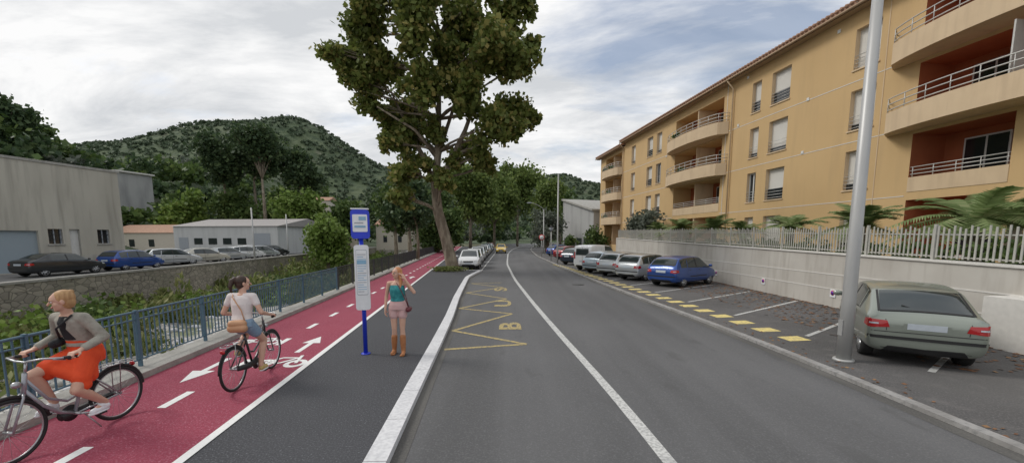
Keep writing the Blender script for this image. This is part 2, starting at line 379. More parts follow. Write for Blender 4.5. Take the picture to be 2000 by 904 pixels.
sweep(mb,[(-23.0-.1*y,y) for y in wy],-.5,.05,.0,.12,M_conc)
mb.obj('stone_river_wall')

# ------------------------------------------------------------------ foliage
def np_obj(name,Vt,mt,parent=None):
    n=len(Vt)//4; me=bpy.data.meshes.new(name); me.vertices.add(4*n); me.vertices.foreach_set('co',Vt.astype(np.float32).ravel())
    me.loops.add(4*n); me.loops.foreach_set('vertex_index',np.arange(4*n,dtype=np.int32))
    me.polygons.add(n); me.polygons.foreach_set('loop_start',np.arange(0,4*n,4,dtype=np.int32))
    me.update(calc_edges=True); me.validate(); me.materials.append(mt)
    o=bpy.data.objects.new(name,me); COL.objects.link(o)
    if parent: o.parent=parent
    return o
def quads(P,size,el=1.25,up=0.):
    n=len(P); a=rng.normal(size=(n,3)); a[:,2]+=up*2; a/=np.linalg.norm(a,axis=1,keepdims=True)
    b=np.cross(a,rng.normal(size=(n,3))); b/=np.linalg.norm(b,axis=1,keepdims=True)
    s=(size*(.6+.8*rng.random(n)))[:,None]*.5
    return np.stack([P+a*s*el,P+b*s,P-a*s*el,P-b*s],1).reshape(-1,3)
def clump_pts(c,r,n,sub=10,sg=.27):
    c=np.array(c,float); r=np.array(r if np.ndim(r) else (r,r,r),float)
    d=rng.normal(size=(sub,3)); d/=np.linalg.norm(d,axis=1,keepdims=True)
    sc=d*(.35+.55*rng.random((sub,1)))
    k=rng.integers(0,sub,n); g=rng.normal(size=(n,3))*sg
    return c+(sc[k]+g)*r
def tree(name,base,trunk,clumps,dens,leaf,lm,branch_r=.12,bark=M_bark,sub=10,sg=.27):
    e=empty(name); mb=MB()
    tp=[V(t[0]) for t in trunk]; mb.tube(tp,[t[1] for t in trunk],bark,12)
    Ps=[]
    for c,r in clumps:
        rr=r if not np.ndim(r) else sum(r)/3
        cand=[t for t in tp[1:] if t.z<c[2]-.2*rr] or [tp[-1]]
        s=cand[-1]; mid=s.lerp(V(c),.5)+V((random.uniform(-.3,.3),random.uniform(-.3,.3),rr*.15))
        if branch_r>0:
            mb.tube([s,s.lerp(mid,.5)+V((0,0,.1)),mid,V(c)],[branch_r,branch_r*.75,branch_r*.55,branch_r*.2],bark,7)
            for q in range(3):
                d=V((random.uniform(-1,1),random.uniform(-1,1),random.uniform(-.3,1)))*rr*.7
                mb.tube([mid,mid.lerp(V(c)+d,.6),V(c)+d],[branch_r*.4,branch_r*.25,branch_r*.08],bark,5)
        Ps.append(clump_pts(c,r,int(dens*rr*rr),sub,sg))
    mb.obj('trunk',e); np_obj('crown',quads(np.concatenate(Ps),leaf),lm,e); return e
k=.0353
cl=[(740,60,46),(790,28,46),(695,105,38),(850,40,50),(915,55,46),(985,75,42),(1015,50,28),(755,125,46),(825,115,46),(895,120,48),(965,140,46),(1015,150,36),(715,178,40),(775,198,42),(845,190,42),(915,205,46),(985,215,44),(1030,205,28),(790,252,36),(850,255,30),(918,268,38),(965,262,36),(800,300,28),(795,345,30),(868,352,24),(790,385,24),(930,305,28),(755,232,26),(672,120,26),(820,-5,38),(900,8,34),(885,310,22),(775,375,22),(955,20,26),(1000,260,24),(770,285,24),(700,60,24),(735,215,24),(830,320,18),(955,320,18),(1040,90,18),(690,150,24),(940,95,34),(870,80,34)]
clumps=[]
for (u,v,r) in cl:
    clumps.append((((u-1000)*k,29.7+random.uniform(-4,4)*min(1,r/45),2.3+(465-v)*k*.985),(r*k*.95,r*k*1.25,r*k*.85)))
trunk=[((-4.2,29.7,-.1),.60),((-4.35,29.7,.35),.45),((-4.7,29.7,2.),.40),((-5.3,29.7,4.2),.36),((-5.45,29.7,6.2),.31),((-5.2,29.7,8.3),.24),((-5.1,29.6,10.5),.19),((-5.0,29.7,13.2),.12),((-4.9,29.7,16),.05)]
e=tree('plane_tree',None,trunk,clumps,740,.27,L_plane,.11,sub=12,sg=.23)
mb=MB()
for pts,r in (([(-5.4,29.7,5.4),(-4.4,29.3,7.4),(-3.2,29,9.6),(-2.2,28.6,12)],[.26,.2,.15,.08]),([(-5.4,29.7,5.8),(-6.3,30,8.),(-7.4,30.4,10),(-8.6,30.6,12.6)],[.24,.18,.13,.06]),([(-5.2,29.7,7.8),(-6.6,29,9.6),(-9,28.5,11)],[.15,.1,.05]),([(-4.0,29.2,8),(-2.2,29,8.6),(-.6,29.4,10)],[.13,.09,.04]),([(-5.3,29.7,7.6),(-4.6,30,10),(-3.6,30.4,13),(-3.2,30.5,16)],[.16,.13,.1,.04])):
    mb.tube(pts,r,M_bark,9)
mb.obj('limbs',e)
mb=MB()
n=24
mb.add([(-4.5+1.15*math.cos(2*math.pi*i/n),28.9+1.0*math.sin(2*math.pi*i/n),.03) for i in range(n)],[tuple(range(n))],M_earth)
e=empty('tree_bed_plants'); mb.obj('soil',e)
P=np.stack([rng.normal(-4.5,.45,900),rng.normal(28.8,.35,900),.04+.26*rng.random(900)],1); np_obj('plants',quads(P,.13),L_weed,e)
def simple_tree(name,x,y,z0,h,r,lm,leaf=.5,nc=9,dens=90,br=.1,tr=.28):
    cs=[]
    for i in range(nc):
        a=random.uniform(0,6.28); q=random.uniform(.1,.62)*r
        zz_=z0+h-r*.75+random.uniform(-.65,.55)*r
        cs.append(((x+q*math.cos(a),y+q*math.sin(a),zz_),random.uniform(.42,.6)*r))
    cs.append(((x,y,z0+h-r*.45),r*.5))
    return tree(name,None,[((x,y,z0-.3),tr*1.3),((x+.1,y,z0+h*.3),tr),((x,y,z0+h*.6),tr*.6)],cs,dens,leaf,lm,br)
simple_tree('plane_tree',-8.5,84,-.1,15.5,6.3,L_road,.5,14,70)
simple_tree('plane_tree',-4.5,104,-.1,19,7.2,L_road,.55,14,60)
simple_tree('plane_tree',1.5,118,-.1,22,7.2,L_road,.6,14,55)
simple_tree('plane_tree',8.0,98,-.1,15.5,5.6,L_road,.5,12,70)
simple_tree('plane_tree',-6,138,-.1,18,8.0,L_mid,.7,11,45)
simple_tree('plane_tree',14,120,-.1,15,6.5,L_mid,.7,10,45)
simple_tree('plane_tree',-12,66,-2.5,9.5,4.2,L_mid,.42,9,110)
simple_tree('olive_tree',5.6,66,-.1,6.8,3.1,L_olive,.3,9,150)
simple_tree('cypress_tree',-9.9,43,-.1,6.2,1.9,L_dark,.3,8,240,.06,.15)
simple_tree('alder_tree',-12.5,50,-2.8,11.5,3.6,L_dark,.4,9,130)
simple_tree('alder_tree',-17,60,-2.8,12,4.0,L_mid,.4,9,120)
simple_tree('alder_tree',-14.5,74,-2.8,13,4.6,L_mid,.5,9,100)
simple_tree('willow_tree',-22.5,50,-2.6,6.6,3.0,L_bright,.34,10,170,.07,.18)
simple_tree('willow_tree',-26,57,-.1,4.6,2.5,L_bright,.34,10,170,.07,.18)
simple_tree('shrub',11,54,-.1,3.8,1.7,L_mid,.25,7,220,.04,.06)
simple_tree('shrub',8.6,60,-.1,2.8,1.2,L_mid,.25,7,220,.04,.06)
simple_tree('broadleaf_tree',-39,76,0,10,4.8,L_bright,.5,9,100)
simple_tree('broadleaf_tree',-31,78,0,9,4.4,L_mid,.5,9,100)
simple_tree('broadleaf_tree',-48,92,0,13,6,L_mid,.6,9,80)
simple_tree('broadleaf_tree',-53,80,0,11,5.0,L_mid,.5,9,90)
simple_tree('broadleaf_tree',-60,76,0,9.5,4.5,L_bright,.5,9,90)
simple_tree('broadleaf_tree',-30,102,0,15,6,L_dark,.6,9,80)
def mass(name,T,nq,leaf,lm):
    Ps=[]
    for x,y,z,r,h in T:
        ns=max(5,int(nq/16)); d=rng.normal(size=(ns,3)); d/=np.linalg.norm(d,axis=1,keepdims=True); d[:,2]=np.abs(d[:,2])*.9-.25
        kk=rng.integers(0,ns,nq); g=d[kk]*.62+rng.normal(size=(nq,3))*.2
        Ps.append(np.array([x,y,z+h*.55])+g*np.array([r,r,h*.5])); 
    P=np.concatenate(Ps); np_obj(name,quads(P,leaf),lm)
VX,VY=-79,83
T=[];T2=[];T3=[]
for _ in range(3600):
    y=math.exp(random.uniform(math.log(66),math.log(330))); r_=random.uniform(-1.7,.75); x=r_*y; p=x+.1*y
    if p>-52 and y<112: continue
    if abs(x-XC(min(y,235)))<8 and y<190: continue
    if -23<p<-4 and y<160: continue
    if x>8 and y<135: continue
    if math.hypot(x-VX,y-VY)<8 : continue
    hh=1.
    if abs(x/y+.95)<.10 and 50<y<81: hh=.45
    if -1.0<x/y<-.72 and y<76 and x>-69: continue
    s=random.uniform(2.4,4.8); c_=random.random(); (T if c_<.42 else T2 if c_<.88 else T3).append((x,y,float(hgt(x,y)),s*(.6+.4*hh),s*random.uniform(1.4,2.2)*hh))
mass('hillside_trees',T[:480],160,.92,L_dark); mass('hillside_trees',T2[:500],160,.92,L_mid); mass('hillside_trees',T3[:100],150,.92,L_olive)
# taller trees on the skyline at far left
for x,y,h in ((-96,72,12),(-104,76,14),(-90,75,11),(-110,88,14),(-99,88,12),(-66,82,9)):
    z=float(hgt(x,y)); simple_tree('broadleaf_tree',x,y,z-.5,h,5.2,L_mid if random.random()<.5 else L_dark,.6,9,75)
for x,y,h in ((-46.5,78,22.0),(-50.5,82,22.5),(-43.5,86,20.5),(-55,80,20)):
    z=float(hgt(x,y)); simple_tree('pine_tree',x,y,z,h-z,4.4,L_dark,.5,10,100,.12,.3)
T=[]
for _ in range(4600):
    y=random.uniform(310,490); x=random.uniform(-1.2,.5)*y; z=float(hgt(x,y))
    if z<8: continue
    s=random.uniform(1.8,3.6); T.append((x,y,z-1.5,s,s*1.5))
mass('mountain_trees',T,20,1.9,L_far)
mb=MB(); zt=float(hgt(-252,478)); mb.tube([(-252,478,zt-3),(-252,478,zt+3.5)],[3.4,3.4],M_signw,20); mb.sphere((-252,478,zt+3.5),3.7,M_signw,20); mb.obj('observatory_dome')
Ps=[]
for _ in range(430):
    y=random.uniform(8,95); p=random.uniform(-22.7,-15.0) if y<28 else random.uniform(-22.8,-8)
    x=p-.1*y; h=random.choice([.3,.5,.8,1.6])*random.uniform(.7,1.2)*(1 if y<26 else 1.35); r=random.uniform(.5,1.5)
    n=150; g=rng.normal(size=(n,3))*np.array([r*.5,r*.5,.0]); q=rng.random(n)**1.3*h
    P=np.array([x,y,float(hgt(x,y))])+g; P[:,2]+=q*(1-.35*np.minimum(1,np.hypot(g[:,0],g[:,1])/r)); Ps.append(P)
P=np.concatenate(Ps); np_obj('river_weeds',quads(P,.17,2.6,up=.8),L_weed)
Ps=[]
for _ in range(70):
    y=random.uniform(16,100); p=random.uniform(-22,-18) if y<28 else random.uniform(-22,-9); r=random.uniform(.6,1.4); Ps.append(clump_pts((p-.1*y,y,-2.6+r*.6),r,240,8))
h_=len(Ps)//2
np_obj('river_bushes',quads(np.concatenate(Ps[:h_]),.2),L_bright); np_obj('river_bushes',quads(np.concatenate(Ps[h_:]),.2),L_mid)
mb=MB()
for _ in range(800):
    y=random.uniform(2,28); p=random.uniform(-17,-7); s=random.uniform(.06,.22); x=p-.1*y
    mb.sphere((x,y,float(hgt(x,y))+s*.15),(s,s*random.uniform(.7,1.2),s*.55),M_conc if random.random()<.3 else M_kerbw,6)
mb.obj('river_stones')
n=1700; y=rng.uniform(7,26,n); w=rng.random(n)**1.8; x=11.0-w*3.2; P=np.stack([x,y,np.full(n,ZP+.012)],1)
n2=260; y2=rng.uniform(3,30,n2); x2=np.array([XR(q) for q in y2])+np.abs(rng.normal(0,.35,n2))+.1
P=np.concatenate([P,np.stack([x2,y2,np.full(n2,ZP+.012)],1)]); n=n+n2
a=rng.random(n)*6.28; s=.04+.035*rng.random(n); s[-n2:]*=.6; A=np.stack([np.cos(a)*s,np.sin(a)*s,np.zeros(n)],1); Bq=np.stack([-np.sin(a)*s*.7,np.cos(a)*s*.7,np.zeros(n)+.008],1)
np_obj('fallen_leaves',np.stack([P+A,P+Bq,P-A,P-Bq],1).reshape(-1,3),L_fall)

# ------------------------------------------------------------------ facades helper
class Face:
    def __init__(s,P0,t,mb): s.P=V((*P0,0)); s.t=V((*t,0)); s.n=V((-t[1],t[0],0)).normalized(); s.mb=mb
    def p(s,a,o,z): q=s.P+s.t*a+s.n*o; return (q.x,q.y,z)
    def box(s,a0,a1,o0,o1,z0,z1,mt,mb=None):
        mb=mb or s.mb
        mb.hexa([s.p(a0,o0,z0),s.p(a1,o0,z0),s.p(a1,o1,z0),s.p(a0,o1,z0)],[s.p(a0,o0,z1),s.p(a1,o0,z1),s.p(a1,o1,z1),s.p(a0,o1,z1)],mt)
    def quad(s,a0,a1,o0,o1,z0,z1,mt):
        s.mb.add([s.p(a0,o0,z0),s.p(a1,o1,z0),s.p(a1,o1,z1),s.p(a0,o0,z1)],[(0,1,2,3)],mt)
    def wall(s,a0,a1,z0,z1,ops,mt):
        A=sorted({a0,a1,*[o[0] for o in ops],*[o[1] for o in ops]}); Z=sorted({z0,z1,*[o[2] for o in ops],*[o[3] for o in ops]})
        A=[a for a in A if a0<=a<=a1]; Z=[z for z in Z if z0<=z<=z1]
        for i in range(len(A)-1):
            for j in range(len(Z)-1):
                ca,cz=(A[i]+A[i+1])/2,(Z[j]+Z[j+1])/2
                if any(o[0]<ca<o[1] and o[2]<cz<o[3] for o in ops): continue
                s.quad(A[i],A[i+1],0,0,Z[j],Z[j+1],mt)
        for (b0,b1,c0,c1,d,back,rev) in ops:
            s.quad(b0,b1,-d,-d,c0,c1,back)
            for q in ([s.p(b0,0,c0),s.p(b0,-d,c0),s.p(b0,-d,c1),s.p(b0,0,c1)],[s.p(b1,0,c0),s.p(b1,-d,c0),s.p(b1,-d,c1),s.p(b1,0,c1)],[s.p(b0,0,c0),s.p(b1,0,c0),s.p(b1,-d,c0),s.p(b0,-d,c0)],[s.p(b0,0,c1),s.p(b1,0,c1),s.p(b1,-d,c1),s.p(b0,-d,c1)]):
                s.mb.add(q,[(0,1,2,3)],rev)
# ------------------------------------------------------------------ apartment building
apt=empty('apartment_building')
mb=MB(); F=Face((19.76,0),(-.135,1),mb)
floors=[1.5,4.3,7.2,10.1]; tops=[3.7,6.6,9.5,12.4]
ops=[]; wins=[]
cols=[(20.1,21.35,'w'),(25.25,26.7,'w'),(27.6,28.4,'n'),(40.4,41.4,'n'),(42.2,43.4,'n'),(46.2,47.2,'n')]
for ci,(a0,a1,kd) in enumerate(cols):
    for fi in range(4):
        zt=tops[fi]; zb=zt-1.9
        shut = not ((ci==2 and fi==1) or (ci in(3,) and fi==2) or fi==0 and ci>2)
        ops.append((a0,a1,zb,zt,.24,M_shut if shut else M_glass,M_ochre2)); wins.append((a0,a1,zb,zt,shut))
rec=[]
for fi in range(4):
    z0=floors[fi]; z1=z0+2.45
    for (a0,a1) in ((15.0,18.3),(11.0,14.3),(31.3,37.9),(49.9,55.1)):
        if a0>40 and fi==3: z1=z0+2.3
        ops.append((a0,a1,z0,z1,1.7,M_orange if a0<40 else M_ochre,M_orange if a0<25 else M_ochre)); rec.append((a0,a1,z0,z1,fi))
F.wall(9,49,0.,13.3,[o for o in ops if o[0]<49],M_ochre)
F.wall(49,57,0.,12.9,[o for o in ops if o[0]>49],M_ochre)
for a,h in ((9,13.3),(57,12.9)):
    mb.add([F.p(a,0,0),F.p(a,-13,0),F.p(a,-13,h),F.p(a,0,h)],[(0,1,2,3)],M_ochre)
mb.add([F.p(49,0,12.9),F.p(49,-13,12.9),F.p(49,-13,13.3),F.p(49,0,13.3)],[(0,1,2,3)],M_ochre)
mb.add([F.p(9,-13,0),F.p(57,-13,0),F.p(57,-13,12.9),F.p(9,-13,12.9)],[(0,1,2,3)],M_ochre)
for z in (4.12,7.02,9.92):
    for a0,a1 in [(18.4,31.2),(38,49.7)]: F.box(a0,a1,.0,.012,z,z+.035,M_wline)
F.box(30.9,30.94,0,.02,1.5,13.2,M_wline); F.box(19.75,19.79,0,.02,1.5,13.2,M_ochre2)
mb.obj('walls',apt)
mb=MB(); F.mb=mb
for a0,a1,zb,zt,shut in wins:
    am=(a0+a1)/2
    if not shut:
        for q0,q1 in ((a0,a0+.07),(a1-.07,a1),(am-.04,am+.04)): F.box(q0,q1,-.235,-.19,zb,zt,M_frame)
        F.box(a0+.07,am-.04,-.235,-.19,zt-.07,zt,M_frame);F.box(am+.04,a1-.07,-.235,-.19,zt-.07,zt,M_frame)
    else:
        F.box(a0,a1,-.235,-.2,zb,zb+random.choice([.1,.3,.3,.7]),M_glass)
    F.box(a0-.05,a1+.05,-.02,.05,zb-.07,zb-.002,M_ochre2)
    for hh in (.12,.3,.48,.66):
        mb.tube([F.p(a0,-.04,zb+hh),F.p(a1,-.04,zb+hh)],.016,M_rail,5)
for a0,a1,z0,z1,fi in rec:
    w=a1-a0
    for c in ((a0+w*.30,),(a0+w*.72,)) if w>4 else ((a0+w*.55,),):
        c=c[0]; F.box(c-.75,c+.75,-1.69,-1.62,z0+.02,z0+2.15,M_frame)
        F.box(c-.68,c-.04,-1.62,-1.60,z0+.1,z0+2.08,M_glass); F.box(c+.04,c+.68,-1.62,-1.60,z0+.1,z0+2.08,M_glass)
    if w>4 : F.box((a0+a1)/2-.06,(a0+a1)/2+.06,-1.65,-.05,z0,z1,M_ochre2)
mb.obj('windows',apt)
mb=MB(); F.mb=mb
def bow(ac,hl,b,z0,z1,zr,mtl=M_ochre2):
    n=20; out=[];inn=[]
    for i in range(n+1):
        q=-1+2*i/n; a=ac+hl*q; o=.04+b*math.sqrt(max(0,1-q*q*.92)); 
        if i in(0,n): o=.04
        out.append((a,o)); inn.append((ac+(hl-.12)*q,max(.035,o-.13)))
    for i in range(n):
        P=[out[i],out[i+1],inn[i+1],inn[i]]
        mb.hexa([F.p(a,o,z0+.15) for a,o in P],[F.p(a,o,z1) for a,o in P],mtl)
        Q=[out[i],out[i+1],(out[i+1][0],.0),(out[i][0],.0)]
        mb.hexa([F.p(a,o,z0) for a,o in Q],[F.p(a,o,z0+.15) for a,o in Q],mtl)
    for zz_ in np.linspace(z1+.12,zr,3): mb.tube([F.p(a,o-.06,zz_) for a,o in out],.024,M_rail,6)
    for i in range(1,n,2): mb.tube([F.p(out[i][0],out[i][1]-.06,z1),F.p(out[i][0],out[i][1]-.06,zr)],.018,M_rail,5)
for ac,hl,b,fl in ((14.9,4.5,1.25,(2,3)),(34.6,4.0,1.2,(2,3)),(52.5,2.9,.95,(1,2,3))):
    for fi in fl: z=floors[fi]; bow(ac,hl,b,z-.32,z+.55,z+1.15)
for a0,a1 in ((15.0,18.3),(11.0,14.3),(31.3,37.9)):
    z=floors[1]; F.box(a0,a1,-.14,.02,z,z+.62,M_ochre2)
    for h in (.75,.9,1.05): mb.tube([F.p(a0,-.06,z+h),F.p(a1,-.06,z+h)],.022,M_rail,6)
    for q in np.linspace(a0+.1,a1-.1,5): mb.tube([F.p(q,-.06,z+.6),F.p(q,-.06,z+1.05)],.018,M_rail,5)
for fi in (2,3): F.box(14.62,14.67,-.0,1.1,floors[fi]+.2,floors[fi]+2.3,M_rail)
mb.obj('balconies',apt)
Ps=[]
for a,fi in ((36.3,3),(35.2,2),(53.5,3),(52,2),(51.4,3),(53.2,1)):
    c=F.p(a,.9 if a<40 else .7,floors[fi]+.75); Ps.append(clump_pts(c,(.3,.5,.25),160,6))
np_obj('balcony_plants',quads(np.concatenate(Ps),.14),L_mid,apt)
mb=MB(); F.mb=mb
def roof(a0,a1,z):
    A=[F.p(a0,.6,z),F.p(a1,.6,z),F.p(a1,-6.5,z+2.1),F.p(a0,-6.5,z+2.1),F.p(a1,-13.6,z),F.p(a0,-13.6,z)]
    T_=[(p[0],p[1],p[2]+.12) for p in A]
    mb.add(A+T_,[(0,1,2,3),(3,2,4,5),(9,8,7,6),(11,10,8,9),(0,6,7,1),(5,4,10,11),(0,3,9,6),(3,5,11,9),(1,7,8,2),(2,8,10,4)],M_tile)
    F.box(a0,a1,.0,.45,z-.1,z-.02,M_soff)
    q=a0+.15
    while q<a1:
        mb.tube([F.p(q,.68,z+.14),F.p(q,-.6,z+.52)],.085,M_tile,7); q+=.26
    mb.tube([F.p(a0,.62,z-.06),F.p(a1,.62,z-.06)],.06,M_soff,6)
roof(8.5,49.3,13.32); roof(49.35,57.5,12.92)
mb.obj('roof',apt)
mb=MB(); F.mb=mb
for a in (30.2,49.3): mb.tube([F.p(a,.62,13.2),F.p(a,.12,12.7),F.p(a,.12,1.5)],.05,M_ochre2,7)
for a,z in ((22.3,12.7),(23.9,9.9),(29.6,10.),(24.0,7.05),(39.4,9.8),(28.9,12.9)):
    F.box(a-.08,a+.08,0,.04,z,z+.16,M_frame)
mb.obj('downpipes_and_vents',apt)
WX=lambda y:11.0+.014*(y-13.7); WZ=lambda y:1.66+.0175*(y-9)
mb=MB(); wy=[-12,-4,2,6,10,14,20,28,36,45]
for i in range(len(wy)-1):
    a,b=wy[i],wy[i+1]
    mb.hexa([(WX(a),a,-.4),(WX(a)+.3,a,-.4),(WX(b)+.3,b,-.4),(WX(b),b,-.4)],[(WX(a),a,WZ(a)),(WX(a)+.3,a,WZ(a)),(WX(b)+.3,b,WZ(b)),(WX(b),b,WZ(b))],M_wall)
    for h in (.55,1.05):
        mb.hexa([(WX(a)-.012,a,h),(WX(a)+.0,a,h),(WX(b)+.0,b,h),(WX(b)-.012,b,h)],[(WX(a)-.012,a,h+.035),(WX(a)+.0,a,h+.035),(WX(b),b,h+.035),(WX(b)-.012,b,h+.035)],M_wline)
    mb.hexa([(WX(a)-.05,a,WZ(a)),(WX(a)+.35,a,WZ(a)),(WX(b)+.35,b,WZ(b)),(WX(b)-.05,b,WZ(b))],[(WX(a)-.05,a,WZ(a)+.05),(WX(a)+.35,a,WZ(a)+.05),(WX(b)+.35,b,WZ(b)+.05),(WX(b)-.05,b,WZ(b)+.05)],M_wline)
mb.box(WX(45),13.6,45,45.3,-.4,WZ(45),M_wall)
mb.box(10.35,10.99,6.2,8.9,-.2,1.05,M_wline)
mb.obj('retaining_wall')
mb=MB(); mb.add([(11.2,-12,1.35),(21,-12,1.35),(13.6,45,1.5),(11.5,45,1.5)],[(0,1,2,3)],M_earth); mb.obj('terrace_ground')
mb=MB(); y=-8.; i=0
while y<45:
    z=WZ(y)+.05; x=WX(y)+.12
    hh=(.88,.80,.84)[i%3]
    mb.box(x-.01,x+.01,y-.02,y+.02,z+.05,z+hh,M_fencew)
    if i%16==0: mb.box(x-.03,x+.03,y+.05,y+.11,z,z+.92,M_fencew)
    y+=.13; i+=1
for h in (.14,.70):
    for a,b in zip(wy[1:-1],wy[2:]): mb.tube([(WX(a)+.15,a,WZ(a)+h),(WX(b)+.15,b,WZ(b)+h)],.022,M_fencew,6)
mb.obj('metal_railing')
for y in (13.9,17.9,22.2,27):
    mb=MB(); x=WX(y)-.014; z=.42
    mb.box(x-.012,x,y-.12,y+.12,z-.13,z+.13,M_signw)
    mb.tube([(x-.012,y,z+.02),(x-.02,y,z+.02)],.085,M_redp,20); mb.tube([(x-.019,y,z+.02),(x-.024,y,z+.02)],.06,M_bluep,20)
    mb.tube([(x-.026,y-.05,z+.07),(x-.026,y+.05,z-.03)],.01,M_redp,6); mb.obj('no_parking_sign')
def palm(x,y,z,R,nf=26):
    e=empty('palm_tree'); mb=MB(); mb.tube([(x,y,1.2),(x,y,z)],[.22,.16],M_bark,9); mb.obj('trunk',e)
    vs=[]
    for i in range(nf):
        a=2*math.pi*i/nf*2.4+random.uniform(-.2,.2); el=random.uniform(.1,1.25); L_=R*random.uniform(.8,1.1)
        prev=None
        for t in np.linspace(0,1,34):
            hd=L_*(t*math.cos(el)+.12*t*t); vz=L_*(t*math.sin(el)-.62*t*t*math.cos(el*.6))
            c=np.array([x+hd*math.cos(a),y+hd*math.sin(a),z+vz])
            if prev is not None:
                d=(c-prev); d/=np.linalg.norm(d); sd=np.array([-math.sin(a),math.cos(a),0])
                ll=.42*R*.5*math.sin(math.pi*min(1,t*.9+.1))**.6*(1 if t<.95 else .6)
                for sg in(-1,1):
                    tip=c+sd*sg*ll+d*ll*.6+np.array([0,0,-.25*ll+random.uniform(-.03,.03)])
                    wv=d*.018*R
                    vs+=[c-wv,c+wv,tip+wv*.2,tip-wv*.2]
            prev=c
    np_obj('fronds',np.array(vs),L_palm,e)
palm(13.8,12.3,2.75,2.2,26); palm(13.4,15.9,2.75,1.9,24); palm(13.2,19.6,2.7,1.7,24); palm(13.0,23.2,2.6,1.4); palm(12.9,26.4,2.85,1.8,24); palm(12.8,31.5,3.0,1.8)
palm(12.8,36,3.0,1.6); palm(16.3,13.4,2.9,1.7); palm(14.0,8.9,2.7,2.0,26)
simple_tree('oleander_bush',12.8,38.5,1.4,3.3,1.6,L_olive,.22,8,280,.03,.05)
simple_tree('oleander_bush',12.7,42.,1.4,3.2,1.5,L_olive,.22,8,280,.03,.05)
Ps=[]
for y in np.arange(8,44,1.1): Ps.append(clump_pts((WX(y)+.9,y,1.8),(.5,.6,.45),170,6))
np_obj('terrace_shrubs',quads(np.concatenate(Ps),.14),L_mid)

def bld(name,base,h0,h1,wm,rm,over=.3,ops=(),flat=False,plinth=0):
    e=empty(name); mb=MB(); b=[V((*p[:2],p[2] if len(p)>2 else 0)) for p in base]
    top=[V((p.x,p.y,p.z+h0)) for p in b]
    mb.hexa([(p.x,p.y,p.z-plinth) for p in b],[tuple(p) for p in top],wm); mb.obj('walls',e)
    mb=MB(); c=(top[0]+top[1]+top[2]+top[3])/4
    ov=[c+(p-c)*(1+over/ (p-c).length*1.0)+V((0,0,.02)) for p in top]
    if flat: mb.hexa([tuple(p) for p in ov],[(p.x,p.y,p.z+h1) for p in ov],rm)
    else:
        m0=(ov[0]+ov[3])/2+V((0,0,h1)); m1=(ov[1]+ov[2])/2+V((0,0,h1))
        mb.add([*ov,m0,m1],[(0,1,5,4),(3,4,5,2),(0,4,3),(1,2,5),(0,3,2,1)],rm)
    mb.obj('roof',e)
    mb=MB(); t=(b[1]-b[0]); L_=t.length; t.normalize(); n=V((t.y,-t.x,0))
    if (c-b[0]).dot(n)>0: n=-n
    for (s0,s1,z0,z1,mm) in ops:
        p0=b[0]+t*s0*L_; p1=b[0]+t*s1*L_
        z0+=b[0].z;z1+=b[0].z
        mb.hexa([(p0.x,p0.y,z0),(p1.x,p1.y,z0),(p1.x+n.x*.05,p1.y+n.y*.05,z0),(p0.x+n.x*.05,p0.y+n.y*.05,z0)],[(p0.x,p0.y,z1),(p1.x,p1.y,z1),(p1.x+n.x*.05,p1.y+n.y*.05,z1),(p0.x+n.x*.05,p0.y+n.y*.05,z1)],mm)
    if ops: mb.obj('openings',e)
    return e
e=empty('grey_concrete_building'); mb=MB()
mb.hexa([(9.1,74,-.2),(11.9,60.5,-.2),(20,62,-.2),(20,78,-.2)],[(9.1,74,8.9),(11.9,60.5,6.2),(20,62,6.2),(20,78,8.9)],M_gbld); mb.obj('walls',e)
mb=MB(); mb.hexa([(8.8,74.2,8.92),(11.6,60.2,6.22),(20.2,61.7,6.22),(20.2,78.3,8.92)],[(8.8,74.2,9.2),(11.6,60.2,6.5),(20.2,61.7,6.5),(20.2,78.3,9.2)],M_conc); mb.obj('roof',e)
mb=MB()
for f in (.08,.3,.52,.74):
    p=V((9.1,74)).lerp(V((11.9,60.5)),f); q=V((9.1,74)).lerp(V((11.9,60.5)),f+.15)
    mb.hexa([(p.x,p.y,.3),(q.x,q.y,.3),(q.x-.06,q.y,.3),(p.x-.06,p.y,.3)],[(p.x,p.y,2.3),(q.x,q.y,2.3),(q.x-.06,q.y,2.3),(p.x-.06,p.y,2.3)],M_glass)
mb.obj('windows',e)
bld('white_shed',[(-50,61),(-33.5,59),(-31.5,72),(-48,74)],4.0,1.3,M_white,M_shedr,.4,ops=[(.05,.14,0,2.4,M_signg),(.2,.28,1.4,2.3,M_glass),(.34,.42,1.4,2.3,M_glass),(.48,.56,1.4,2.3,M_glass),(.62,.7,1.4,2.3,M_glass),(.78,.93,0,3.,M_signg)])
bld('small_house',[(-66,66),(-51.5,63),(-49.5,72),(-64,75)],3.1,1.4,M_house,M_tile,.4,ops=[(.15,.22,1,2.1,M_glass),(.4,.47,1,2.1,M_glass),(.66,.73,1,2.1,M_glass)],plinth=1)
bld('tiled_house',[(-44,82),(-34,80),(-33,88),(-43,90)],4.4,1.6,M_house,M_tile,.4,ops=[(.2,.27,1.5,2.8,M_glass),(.6,.68,1.5,2.8,M_glass)])
bld('tiled_house',[(-27,82),(-19.5,81),(-19,88),(-26.5,89)],4.9,1.5,M_house,M_tile,.4,ops=[(.2,.3,1.5,2.8,M_glass),(.6,.7,1.5,2.8,M_glass)])
zz0=float(hgt(-79,82))+.6
bld('hill_villa',[(-84,81,zz0),(-74.5,79,zz0),(-73,85,zz0),(-82.5,87,zz0)],4.3,.28,M_gbld,M_wline,.5,flat=True,ops=[(.04,.26,.3,1.7,M_glass),(.34,.56,.3,1.7,M_glass),(.64,.94,.3,1.7,M_glass),(.04,.4,2.4,3.8,M_glass),(.5,.94,2.4,3.8,M_glass),(-.01,1.01,1.9,2.1,M_wline)],plinth=7)
